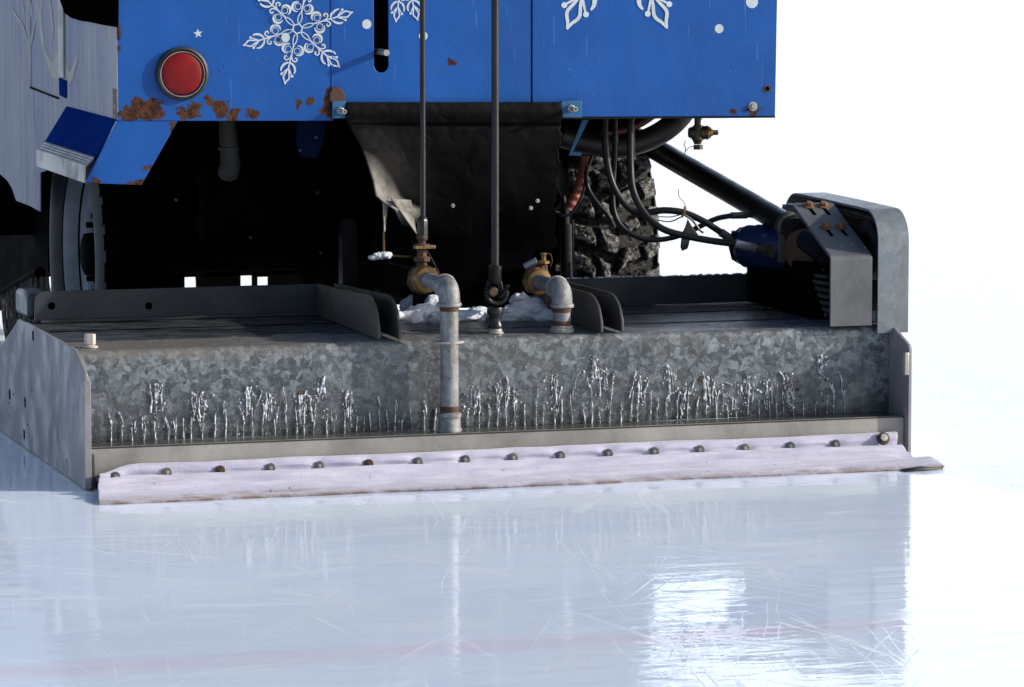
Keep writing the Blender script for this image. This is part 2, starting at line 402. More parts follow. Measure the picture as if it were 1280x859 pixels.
# ------------------------------------------------------------------ mesh helpers
ROOTLOC = Vector((1.05, 1.6, 0))
class MB:
    def __init__(s): s.v = []; s.f = []; s.sm = []
    def add(s, vs, fs, smooth=False):
        o = len(s.v); s.v += [tuple(v) for v in vs]; s.f += [tuple(i + o for i in f) for f in fs]; s.sm += [smooth] * len(fs); return s
    def box(s, x0, x1, y0, y1, z0, z1):
        vs = [(x, y, z) for x in (x0, x1) for y in (y0, y1) for z in (z0, z1)]
        return s.add(vs, [(0, 1, 3, 2), (4, 6, 7, 5), (0, 4, 5, 1), (2, 3, 7, 6), (0, 2, 6, 4), (1, 5, 7, 3)])
    def prism(s, pts, ext):
        pts = [Vector(p) for p in pts]; ext = Vector(ext); n = len(pts)
        vs = pts + [p + ext for p in pts]
        fs = [tuple(range(n)), tuple(range(2 * n - 1, n - 1, -1))] + [(i, i + n, (i + 1) % n + n, (i + 1) % n) for i in range(n)]
        return s.add(vs, fs)
    def tube(s, pts, r, n=14, caps=True, smooth=True, cr=0):
        pts = [Vector(p) for p in pts]
        if cr: pts = catmull(pts, cr)
        N = len(pts); rs = [r] * N if not isinstance(r, (list, tuple)) else [r[min(len(r) - 1, int(i * (len(r) - 1) / max(1, N - 1) + .5))] for i in range(N)]
        if isinstance(r, (list, tuple)) and len(r) == N: rs = list(r)
        t0 = (pts[1] - pts[0]).normalized()
        a = Vector((0, 0, 1)) if abs(t0.z) < .9 else Vector((1, 0, 0))
        u = t0.cross(a).normalized(); vs = []
        for i, p in enumerate(pts):
            t = (pts[min(N - 1, i + 1)] - pts[max(0, i - 1)]).normalized()
            u = (u - t * u.dot(t)).normalized(); w = t.cross(u)
            for k in range(n):
                th = 2 * math.pi * k / n; vs.append(p + (u * math.cos(th) + w * math.sin(th)) * rs[i])
        fs = [(i * n + k, i * n + (k + 1) % n, (i + 1) * n + (k + 1) % n, (i + 1) * n + k) for i in range(N - 1) for k in range(n)]
        s.add(vs, fs, smooth)
        if caps: s.add(vs[:n], [tuple(range(n))[::-1]]); s.add(vs[-n:], [tuple(range(n))])
        return s
    def lathe(s, prof, o, ax, n=32, smooth=True, ph=0):
        """prof: (radius, distance along axis)"""
        o = Vector(o); ax = Vector(ax).normalized()
        a = Vector((0, 0, 1)) if abs(ax.z) < .9 else Vector((1, 0, 0))
        u = ax.cross(a).normalized(); w = ax.cross(u); vs = []
        for (r, h) in prof:
            for k in range(n):
                th = 2 * math.pi * k / n + ph; vs.append(o + ax * h + (u * math.cos(th) + w * math.sin(th)) * max(r, 1e-5))
        fs = [(i * n + k, i * n + (k + 1) % n, (i + 1) * n + (k + 1) % n, (i + 1) * n + k) for i in range(len(prof) - 1) for k in range(n)]
        return s.add(vs, fs, smooth)
    def grid(s, fn, nu, nv, smooth=True):
        vs = [fn(i / nu, j / nv) for j in range(nv + 1) for i in range(nu + 1)]
        fs = [(j * (nu + 1) + i, j * (nu + 1) + i + 1, (j + 1) * (nu + 1) + i + 1, (j + 1) * (nu + 1) + i) for j in range(nv) for i in range(nu)]
        return s.add(vs, fs, smooth)
    def blob(s, c, r, sc=(1, 1, 1), amp=.3, freq=1.0, seed=0, sub=3):
        bm = bmesh.new(); bmesh.ops.create_icosphere(bm, subdivisions=sub, radius=1)
        vs = []
        for v in bm.verts:
            k = 1 + amp * noise.noise(v.co * 1.7 * freq + Vector((seed * 7.3, seed * 3.1, seed))) + amp * .5 * noise.noise(v.co * 5 * freq + Vector((seed, 0, 4)))
            vs.append((c[0] + v.co.x * r * sc[0] * k, c[1] + v.co.y * r * sc[1] * k, c[2] + v.co.z * r * sc[2] * k))
        fs = [tuple(v.index for v in f.verts) for f in bm.faces]; bm.free()
        return s.add(vs, fs, True)
    def build(s, name, mat, parent=None, bevel=0, angle=40, offset=True, seg=2):
        me = bpy.data.meshes.new(name); me.from_pydata(s.v, [], s.f); me.validate()
        bm = bmesh.new(); bm.from_mesh(me); bmesh.ops.recalc_face_normals(bm, faces=bm.faces); bm.to_mesh(me); bm.free()
        if len(me.polygons) == len(s.sm): me.polygons.foreach_set('use_smooth', s.sm)
        me.set_sharp_from_angle(angle=R(angle))
        me.materials.append(M[mat])
        o = bpy.data.objects.new(name, me); col.objects.link(o)
        if parent is not None:
            o.parent = parent
            if parent is ROOT: o.location = -ROOTLOC
        if bevel:
            b = o.modifiers.new('bevel', 'BEVEL'); b.width = bevel; b.segments = seg; b.limit_method = 'ANGLE'; b.angle_limit = R(35)
        return o

def catmull(P_, n):
    Q = [P_[0] * 2 - P_[1]] + P_ + [P_[-1] * 2 - P_[-2]]; out = []
    for i in range(1, len(Q) - 2):
        for k in range(n):
            t = k / n; a, b, c, d = Q[i - 1], Q[i], Q[i + 1], Q[i + 2]
            out.append(.5 * ((2 * b) + (c - a) * t + (2 * a - 5 * b + 4 * c - d) * t * t + (3 * b - a - 3 * c + d) * t ** 3))
    out.append(P_[-1]); return out

def tag(o, label, cat=None, kind=None, group=None):
    if label: o['label'] = label
    if cat: o['category'] = cat
    if kind: o['kind'] = kind
    if group: o['group'] = group
    return o
def pxs(L, **k): return [at(x, y, **k) for x, y in L]

# ------------------------------------------------------------------ setting
ROOT = None
ice = MB().add([(-700, -60, 0), (900, -60, 0), (900, 1800, 0), (-700, 1800, 0)], [(0, 1, 2, 3)]).build('ice_rink', 'rink_ice')
tag(ice, 'wet pale blue rink ice with fine skate scratches and a faded red line', None, 'structure')

# ------------------------------------------------------------------ the machine
ROOT = bpy.data.objects.new('ice_resurfacer', None); col.objects.link(ROOT); ROOT.location = ROOTLOC
tag(ROOT, 'blue ice resurfacer seen from behind, dragging its galvanised conditioner and towel over wet ice', 'ice resurfacer')
YB = .6
def BP(px, py, Y=YB): return at(px, py, Y=Y)

# --- rear panels
TOPZ = 1.75
def panel(name, poly, mat, Y, th=.004, holes=None):
    pts = []
    for (x, y) in poly:
        v = at(x, max(y, 0) if y >= 0 else 0, Y=Y)
        if y < 0: v.z = TOPZ
        pts.append(v)
    return MB().prism(pts, (0, th, 0)).build(name, mat, ROOT, bevel=.0012)
pl = panel('rear_panel', [(148, -1), (148, 151.5), (414, 151), (414.5, -1)], 'blue_paint_left', YB - .012, .014)
# centre panel with its long round-ended slot
sl = [(467.5, -1), (467.5, 80)] + [(476.5 - 9 * math.cos(a), 81 + 10 * math.sin(a)) for a in [k * math.pi / 12 for k in range(1, 12)]] + [(485.5, 80), (486, -1)]
pc = panel('rear_panel', [(414.5, -1), (414.5, 131)] + [(664, 131), (664.5, -1)] + sl[::-1], 'blue_paint_centre', YB)
prr = panel('rear_panel', [(665.5, -1), (665.5, 146.5), (969, 145), (975, -1)], 'blue_paint_right', YB - .002)
lip = MB()
a_, b_ = at(414.5, 0, Y=YB - .0135), at(414.5, 151, Y=YB - .0135)
lip.prism([(a_.x - .001, a_.y, TOPZ), (a_.x - .001, a_.y, b_.z), (a_.x + .0022, a_.y, b_.z), (a_.x + .0022, a_.y, TOPZ)], (0, .0135, 0)).build('panel_edge', 'blue_paint_left', pl)
# a flange under the right panel
MB().prism(pxs([(665, 146.2), (969, 144.8), (969, 147.4), (735, 149), (665, 149)], Y=YB + .004), (0, .03, 0)).build('bottom_flange', 'black_steel', prr)

# --- body box (hollow behind the slot)
xL, xR = .209, 1.94; zB = .83
body = MB()
body.box(xL + .004, xR - .004, .95, 3.3, zB + .03, TOPZ - .01)
body.box(.98, xR - .004, .612, .95, zB + .03, TOPZ - .01)
body.box(xL + .004, .80, .612, .95, zB + .03, TOPZ - .01)
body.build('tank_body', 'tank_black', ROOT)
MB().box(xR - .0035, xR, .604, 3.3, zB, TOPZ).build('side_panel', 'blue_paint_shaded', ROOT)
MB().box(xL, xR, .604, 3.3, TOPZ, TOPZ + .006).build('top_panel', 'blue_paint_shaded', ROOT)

# --- left side, sky glare in its paint colour, with its skirt
side = MB()
def SP(px, py, X=xL): return at(px, py, X=X)
pts = [SP(148, 151)] + [SP(147, 166), SP(56, 214), SP(50, 216), SP(50, 265), SP(38, 258), SP(20, 251), SP(15, 236), SP(9, 226), SP(0, 218), SP(-14, 214)]
p_end = Vector((xL, 3.3, pts[-1].z + .03)); pts += [p_end, Vector((xL, 3.3, TOPZ)), Vector((xL, .6015, TOPZ))]
pts[0] = Vector((xL, .6015, pts[0].z))
so = side.prism(pts, (.0035, 0, 0)).build('side_panel', 'side_paint_glare', ROOT, bevel=.001)
so['label'] = 'lavender grey left side, pale sky glare in its colour, with worn cream swirls'
MB().prism([SP(79, 97, xL - .006), SP(79, 0, xL - .006) + Vector((0, 0, .6)), SP(72.5, 0, xL - .006) + Vector((0, 0, .6)), SP(73, 97, xL - .006)], (.005, 0, 0)).build('trim_strip', 'aluminium', so, bevel=.001)
MB().prism([SP(82, 101, xL - .004), SP(82, 123, xL - .004), SP(74, 119, xL - .004), SP(73.5, 97.5, xL - .004)], (.003, 0, 0)).build('blue_stub', 'blue_paint_shaded', so)
MB().prism([SP(73, 122, xL - .003), SP(73, 124.5, xL - .003), SP(37, 110.5, xL - .003), SP(37, 108, xL - .003)], (.002, 0, 0)).build('door_seam', 'dark_underside', so)
MB().prism([SP(38.5, 0, xL - .002) + Vector((0, 0, .6)), SP(38.5, 108, xL - .002), SP(37.2, 108, xL - .002), SP(37.2, 0, xL - .002) + Vector((0, 0, .6))], (.0015, 0, 0)).build('door_seam', 'side_plate_steel', so)

class Rib:
    """flat ribbons cut from vinyl, each a hair above the last so none share a plane"""
    def __init__(s): s.mb = MB(); s.k = 0
    def stroke(s, pts2, w, tf, cr=5):
        v = catmull([Vector((p[0], p[1], 0)) for p in pts2], cr) if cr and len(pts2) > 2 else [Vector((p[0], p[1], 0)) for p in pts2]
        n = len(v); L = []; s.k += 1
        for i, p in enumerate(v):
            t = (v[min(n - 1, i + 1)] - v[max(0, i - 1)])
            if t.length < 1e-9: t = Vector((1, 0, 0))
            t.normalize(); nn = Vector((-t.y, t.x, 0))
            ww = (w[0] + (w[1] - w[0]) * math.sin(math.pi * i / (n - 1)) if isinstance(w, tuple) else w) / 2
            L += [tf((p + nn * ww).x, (p + nn * ww).y, s.k), tf((p - nn * ww).x, (p - nn * ww).y, s.k)]
        s.mb.add(L, [(2 * i, 2 * i + 1, 2 * i + 3, 2 * i + 2) for i in range(n - 1)]); return s
    def poly(s, pts2, tf):
        s.k += 1; s.mb.add([tf(x, y, s.k) for x, y in pts2], [tuple(range(len(pts2)))]); return s
def side_tf(x, y, k): return at(x, y, X=xL - .0006 - k * .0001)
sw = Rib()
sw.stroke([(54, -6), (51, 10), (50, 22), (52, 42), (55, 62), (61, 78), (68, 94)], (2.2, 4), side_tf)
sw.stroke([(72, 60), (69, 78), (64, 80), (59, 72), (56, 62)], (1, 4), side_tf)
sw.poly([(57, 74), (60, 77), (64, 80), (68, 78), (71, 72), (72.5, 60), (73, 99), (66, 97), (61, 87)], side_tf)
sw.stroke([(82, 78), (84, 88), (87, 92), (91, 88), (95, 76), (96.5, 66)], (1, 4.5), side_tf)
sw.poly([(82, 84), (86, 91), (90, 91), (94, 85), (92, 97), (88, 104), (85, 103), (82, 97)], side_tf)
sw.stroke([(36, -4), (38, 10), (40, 22)], (2, 4), side_tf)
sw.stroke([(28, 0), (30, 14)], (1, 3), side_tf)
sw.stroke([(62, -6), (64, 16), (66, 40), (64, 52)], (.6, 2), side_tf)
sw.stroke([(14, 8), (20, 20), (28, 32), (33, 48)], (1, 3), side_tf)
sw.stroke([(44, 26), (40, 46), (37, 60)], (1, 2.6), side_tf)
sw.mb.build('swirl_graphic', 'decal_cream', so)
# black rubber bumper at the top left
bu = MB()
pts = [SP(72, -25, xL - .012)] + pxs([(74, 0), (77, 9), (80, 17), (88, 23), (100, 26.5), (112, 28), (125, 31), (143, 34), (143.5, 0)], X=xL - .012) + [SP(143, -25, xL - .012)]
bu.prism(pts, (.011, 0, 0)).build('rubber_bumper', 'hollow_black', so, bevel=.004)

# --- fender
f1, f2, f3, f4 = at(146, 150, Y=YB), at(118, 196, Y=YB), at(107, 207, Y=YB), at(107, 229, Y=YB)
dy = Vector((0, .655, 0))
fe = MB(); fe.prism([f1, f2, f2 + Vector((.004, 0, 0)), f1 + Vector((.006, 0, 0))], dy)
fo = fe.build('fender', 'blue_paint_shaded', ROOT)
MB().prism(pxs([(146, 151.5), (222, 152), (177, 231.5), (107, 229)], Y=YB - .014), (0, .012, 0)).build('end_plate', 'blue_paint_fender', fo, bevel=.001)
st = MB().prism([f2, f3, f3 - Vector((0, 0, .006)), f2 - Vector((0, 0, .006))], dy)
sto = st.build('step', 'tread_plate', fo, bevel=.001)
lug = MB()
for i in range(60):
    for j in range(4):
        c = f2.lerp(f3, (j + .5) / 4) + Vector((0, .01 + i * .0108 + (j % 2) * .005, .0012))
        d = Vector((.003, .004, 0)) if (i + j) % 2 else Vector((-.003, .004, 0))
        n_ = Vector((-d.y, d.x, 0)).normalized() * .0012
        lug.add([c - d, c + n_, c + d, c - n_, c + Vector((0, 0, .0015))], [(0, 1, 4), (1, 2, 4), (2, 3, 4), (3, 0, 4)])
lug.build('tread_pattern', 'crimp_steel', fo)
MB().prism([f3 + Vector((-.003, 0, .001)), f4 + Vector((-.003, 0, 0)), f4 + Vector((.001, 0, 0)), f3 + Vector((.001, 0, .001))], dy).build('step_lip', 'aluminium', fo, bevel=.001)
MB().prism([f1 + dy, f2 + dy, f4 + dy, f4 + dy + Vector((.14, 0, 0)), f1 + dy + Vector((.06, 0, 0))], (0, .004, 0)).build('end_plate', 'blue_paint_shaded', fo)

# --- tail light
c = at(227, 92, Y=YB - .012)
tl = MB().lathe([(.0665, 0), (.067, -.007), (.066, -.011), (.0605, -.0135), (.0585, -.0105), (.058, .0)], c, (0, 1, 0), 48).build('tail_light', 'black_rubber', ROOT)
MB().lathe([(.0580, -.0075), (.0568, -.0105), (.0552, -.0105), (.0540, -.0085), (.0530, -.003)], c + Vector((.0006, 0, -.0012)), (0, 1, 0), 48).build('chrome_ring', 'chrome', tl)
MB().lathe([(.0535, -.004), (.0520, -.0085), (.047, -.0105), (.035, -.0125), (.018, -.0135), (.010, -.0138), (0, -.0139)], c + Vector((-.0004, 0, .0004)), (0, 1, 0), 48).build('lens', 'red_lens', tl)

# --- white graphics on the rear
def flake_arm(rb, tf, s=1.0):
    for sg in (-1, 1):
        rb.stroke([(5.5, 0), (11, sg * 2.2), (17, sg * 2.2), (23, 0)], 1.3, tf)
        cc = (28.5, sg * 6.0)
        rb.stroke([(cc[0] + 4.0 * math.cos(a), cc[1] + 4.0 * math.sin(a)) for a in [k * math.pi / 8 for k in range(17)]], .9, tf, 0)
        rb.stroke([(cc[0] - .6 + 6.3 * math.cos(sg * (3.5 - k * .46)), cc[1] + sg * 1.0 + 6.3 * math.sin(sg * (3.5 - k * .46))) for k in range(9)], (.8, 3.4), tf, 4)
        rb.stroke([(35, sg * .6), (39, sg * 1.4), (42.5, sg * 4.2), (42, sg * 7.6), (38.8, sg * 8.4), (37.8, sg * 6.2), (39.4, sg * 5.2)], (1.0, 1.9), tf)
        rb.stroke([(45, 0), (46.5, sg * 3.6), (50, sg * 7.4), (55, sg * 9.2), (58.5, sg * 8.6)], (1.2, 2.9), tf)
        rb.stroke([(52, 0), (56, sg * 2.6), (61.5, sg * 6.6)], (1.1, 1.6), tf)
        rb.poly([(62 + 1.8 * math.cos(k * math.pi / 5), sg * 7.0 + 1.8 * math.sin(k * math.pi / 5)) for k in range(10)], tf)
        rb.stroke([(52, sg * .3), (58, sg * 1.8), (65, sg * 3.9), (70.5, sg * 1.2), (74.5, 0)], (1.2, 2.1), tf)
    rb.stroke([(22, 0), (36, 0), (54, 0)], 1.9, tf)
def flake(rb, cx, cy, L, angs, Y, hexa=True):
    k_ = L / 74
    for ang in angs:
        ca, sa = math.cos(R(ang)), math.sin(R(ang))
        flake_arm(rb, lambda x, y, k: at(cx + (x * ca - y * sa) * k_, cy - (x * sa + y * ca) * k_, Y=Y - .0008 - k * .00003))
    if hexa:
        rb.stroke([(6.5 * math.cos(k * math.pi / 3 + .3), 6.5 * math.sin(k * math.pi / 3 + .3)) for k in range(7)], 2, lambda x, y, k: at(cx + x * k_, cy - y * k_, Y=Y - .0008 - k * .00003), 0)
def clip_panel(rb, keep):      # drop faces that hang past the panel they are stuck to
    f2_, s2 = [], []
    for f, sm in zip(rb.mb.f, rb.mb.sm):
        if keep(sum((rb.mb.v[i][0] for i in f)) / len(f)): f2_.append(f); s2.append(sm)
    rb.mb.f, rb.mb.sm = f2_, s2
xs = at(414.5, 60, Y=YB).x
r1 = Rib(); flake(r1, 372, 36, 71, [197, 257, 317, 17, 77, 137], YB - .012); clip_panel(r1, lambda x: x < xs - .002)
r1.poly([(0, 0)] * 3, lambda x, y, k: at(372, 36, Y=YB - .0125))
blobc = at(357, 47, Y=YB - .0165)
r1.mb.add([(blobc.x + .011 * math.cos(k * .5236), blobc.y, blobc.z + .012 * math.sin(k * .5236)) for k in range(12)], [tuple(range(12))])
r1.mb.build('snowflake_graphic', 'decal_white', pl)
r2 = Rib(); flake(r2, 373, 36, 71, [317, 17], YB); clip_panel(r2, lambda x: x > xs + .003); r2.mb.build('snowflake_graphic', 'decal_white', pc)
r3 = Rib(); flake(r3, 504, -38, 66, [262, 286], YB, False); r3.mb.build('snowflake_graphic', 'decal_white', pc)
r4 = Rib(); flake(r4, 770, -108, 156, [247, 294], YB - .002, False); r4.mb.build('snowflake_graphic', 'decal_white', prr)
def dot(cx, cy, r, Y, parent, name='snow_dot_graphic'):
    MB().add([at(cx + r * math.cos(k * math.pi / 16), cy + r * 1.04 * math.sin(k * math.pi / 16), Y=Y - .0008) for k in range(32)], [tuple(range(32))]).build(name, 'decal_white', parent)
dot(458.5, 30.3, 5.8, YB, pc); dot(529, 45, 5.5, YB, pc); dot(899, 36, 5.4, YB - .002, prr); dot(940, 2.5, 7.5, YB - .002, prr)
sp = []
for k in range(10):
    rr = 6.2 if k % 2 == 0 else 2.5; th = math.pi / 2 + k * math.pi / 5 + .12
    sp.append(at(247.5 + rr * math.cos(th), 42 - rr * math.sin(th), Y=YB - .0128))
MB().add(sp, [tuple(range(10))]).build('star_graphic', 'decal_white', pl)

# --- slot pin, bolts
p = at(476, 65, Y=YB)
MB().tube([p + Vector((0, .12, 0)), p + Vector((0, -.056, 0))], .008, 16).build('lever_pin', 'bolt_zinc', ROOT, bevel=.001)
def bolt(px, py, Y, r=.011, h=.012, mat='bolt_zinc', parent=None, ax=(0, -1, 0), washer=1.5, name='bolt'):
    o = at(px, py, Y=Y) if not isinstance(px, Vector) else px
    mb = MB()
    if washer: mb.lathe([(r * .5, 0), (r * washer, 0), (r * washer, .002), (r * .5, .0022)], o, ax, 20)
    mb.lathe([(r, .002), (r, h), (r * .85, h + .0015), (0, h + .0015)], o, ax, 6, smooth=False, ph=.3)
    return mb.build(name, mat, parent or ROOT)
bolt(941, 133, YB - .002, .008, .007, 'bolt_zinc', prr)
MB().lathe([(.010, 0), (.0098, .0015), (.0062, .0015), (.006, .0005), (0, .0004)], at(959, 111, Y=YB - .002), (0, -1, 0), 20).build('bolt_hole', 'rusty_iron', prr)
MB().lathe([(.0055, 0), (.005, .002), (0, .002)], at(959, 111, Y=YB - .002), (0, -1, 0), 16).build('hole_core', 'hollow_black', prr)

# --- black curtain hanging behind the conditioner
def interp(tab, v):
    for (a, b), (c_, d) in zip(tab, tab[1:]):
        if v <= c_: return b + (d - b) * (v - a) / (c_ - a)
    return tab[-1][1]
Ltab = [(127, 432), (150, 432), (170, 443), (195, 456), (225, 466), (245, 470), (252, 478), (262, 493), (300, 512), (330, 516), (386, 516)]
Rtab = [(127, 702), (152, 702), (200, 699), (240, 695), (275, 693), (312, 696), (313, 664), (330, 661), (386, 647)]
def curtain(u, v):
    py = 128 + (385 - 128) * v
    if abs(py - 312.5) < 3: py = 312.4 if py < 312.5 else 313.1
    pxl, pxr = interp(Ltab, py), interp(Rtab, py)
    pxr += 1.3 * math.sin(py * .19) + .8 * math.sin(py * .53)
    px = pxl + (pxr - pxl) * u
    Y = YB - .004 - .010 * (py > 150) * 0
    s = max(0, (py - 150) / 120); s = min(1, s)
    d = (px - pxl)
    curl = s * .13 * math.exp(-(d / (42 + 10 * s)) ** 1.6) * (1 - max(0, min(1, (py - 262) / 40)))
    q = Vector((px * .02, py * .02, 0))
    Y -= curl + .010 * s * (noise.noise(q * .6) + .35 * noise.noise(q * 1.5)) + .010
    # a belly hollow on the left, a fold under the band
    Y += .035 * s * math.exp(-((px - 520) / 60) ** 2 - ((py - 240) / 60) ** 2)
    Y -= .010 * math.exp(-((py - 140) / 12) ** 2)
    if 154 < py < 160: Y += .006
    return at(px, py, Y=min(Y, YB - .006))
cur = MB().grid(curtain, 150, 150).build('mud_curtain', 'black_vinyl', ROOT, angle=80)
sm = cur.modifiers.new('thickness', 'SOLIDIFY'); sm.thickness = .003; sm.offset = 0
fl = MB()
fl.grid(lambda u, v: at(*(Vector((478, 252)).lerp(Vector((487 - 4 * v, 245 + v)), u).lerp(Vector((479.5 + 1.5 * u, 290)), v)), Y=.50 + .01 * u), 6, 14)
fl.grid(lambda u, v: at(*(Vector((489, 248)).lerp(Vector((514, 250)), u).lerp(Vector((521, 292)), v)), Y=.49 + .04 * u), 8, 14)
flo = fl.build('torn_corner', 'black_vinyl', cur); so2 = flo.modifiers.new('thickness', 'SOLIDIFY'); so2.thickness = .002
for (x, y) in [(495.5, 253)]: bolt(x, y, .487, .004, .002, 'pink_bolt', cur, name='rivet')
for (x, y) in [(519, 259), (566, 257), (663.5, 260), (672, 251)]: bolt(x, y, .555, .0035, .003, 'bolt_zinc', cur, name='rivet')
for (x0, x1, y0, y1, bx, by) in [(415.5, 432, 126.5, 148, 430, 137.5), (702, 727.5, 126, 147, 718, 134.5)]:
    br = MB().prism(pxs([(x0, y0), (x1, y0), (x1, y1), (x0, y1)], Y=YB - .020), (0, .012, 0)).build('curtain_bracket', 'blue_bracket_paint', ROOT, bevel=.001)
    bo = at(bx - 5, by + 1, Y=YB - .020)
    MB().lathe([(.010, 0), (.009, .010), (.0062, .012), (.0058, .045), (.0035, .045), (.0032, .036), (0, .036)], bo, (0, -1, 0), 14).build('bolt', 'bolt_zinc', br)
rp = MB().prism(pxs([(412.5, 127), (412.5, 116), (416, 110), (422, 108.5), (428, 112), (431, 119), (431, 127)], Y=YB - .0165), (0, .012, 0)).build('rusty_tab', 'rusty_iron', ROOT, bevel=.001)
MB().prism(pxs([(728, 150), (736, 150), (716, 190), (727, 191), (727, 195), (711, 194.5)], Y=.72), (0, .006, 0)).build('wire_bracket', 'blue_bracket_paint', ROOT)

# --- undercarriage in shadow
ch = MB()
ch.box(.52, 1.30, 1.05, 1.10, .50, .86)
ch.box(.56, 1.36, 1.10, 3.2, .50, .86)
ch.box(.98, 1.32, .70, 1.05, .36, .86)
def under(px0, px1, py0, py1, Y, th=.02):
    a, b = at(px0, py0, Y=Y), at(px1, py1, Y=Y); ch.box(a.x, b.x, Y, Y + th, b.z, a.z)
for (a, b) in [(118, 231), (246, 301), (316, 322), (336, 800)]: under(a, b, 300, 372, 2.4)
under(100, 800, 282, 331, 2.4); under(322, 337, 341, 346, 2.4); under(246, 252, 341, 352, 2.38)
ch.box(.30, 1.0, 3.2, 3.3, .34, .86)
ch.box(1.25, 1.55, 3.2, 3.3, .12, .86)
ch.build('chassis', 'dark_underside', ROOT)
MB().tube([(.42, 1.65, .41), (1.75, 1.65, .41)], .055, 20).blob((1.05, 1.62, .41), .15, amp=.03).build('rear_axle', 'tank_black', ROOT)
# exhaust pipe, small fittings that catch light
MB().tube(pxs([(284, 148), (285, 170), (287, 190), (288, 206), (286, 214), (284, 221), (283, 226)], Y=.85), [.022, .023, .024, .026, .027, .024, .012], 20).lathe([(.024, 0), (.028, .001), (.028, .008), (.024, .009)], at(286, 188, Y=.85), (0, 0, 1), 24).build('exhaust_pipe', 'exhaust_iron', ROOT)
MB().prism(pxs([(372, 150), (407, 150), (404, 178), (396, 198), (378, 196), (371, 184)], Y=.72), (0, .01, 0)).build('hanger_plate', 'navy_plate', ROOT, bevel=.003)
for (x, y, Y) in [(395, 172, .71), (375, 188, .71), (397, 241, 1.0), (401, 316, 1.0), (313, 297, 1.0), (220, 250, 1.0)]:
    bolt(x, y, Y, .0028, .004, 'gusset_steel')
MB().box(*sorted((at(428, 300, Y=.95).x, at(446, 300, Y=.95).x)), .95, .99, .32, .55).build('support_post', 'black_steel', ROOT)
MB().tube(pxs([(703, 245), (706, 262)], Y=.85) , .008, 10).tube(pxs([(706, 262), (707, 300)], Y=.85), .011, 14).tube(pxs([(707, 280), (708, 360)], Y=.85), .016, 16).build('damper', 'black_steel', ROOT)
cg = MB(); a = at(716, 275, Y=.86); b = at(716, 362, Y=.86); cg.tube([a, b], .003, 8).build('rod_guide', 'rod_steel', ROOT)
yel = MB().tube([at(480, 290, Y=.62), at(480, 316, Y=.62), at(492, 320, Y=.62), at(520, 321, Y=.62)], .003, 8).build('yellow_cable', 'bronze', ROOT)

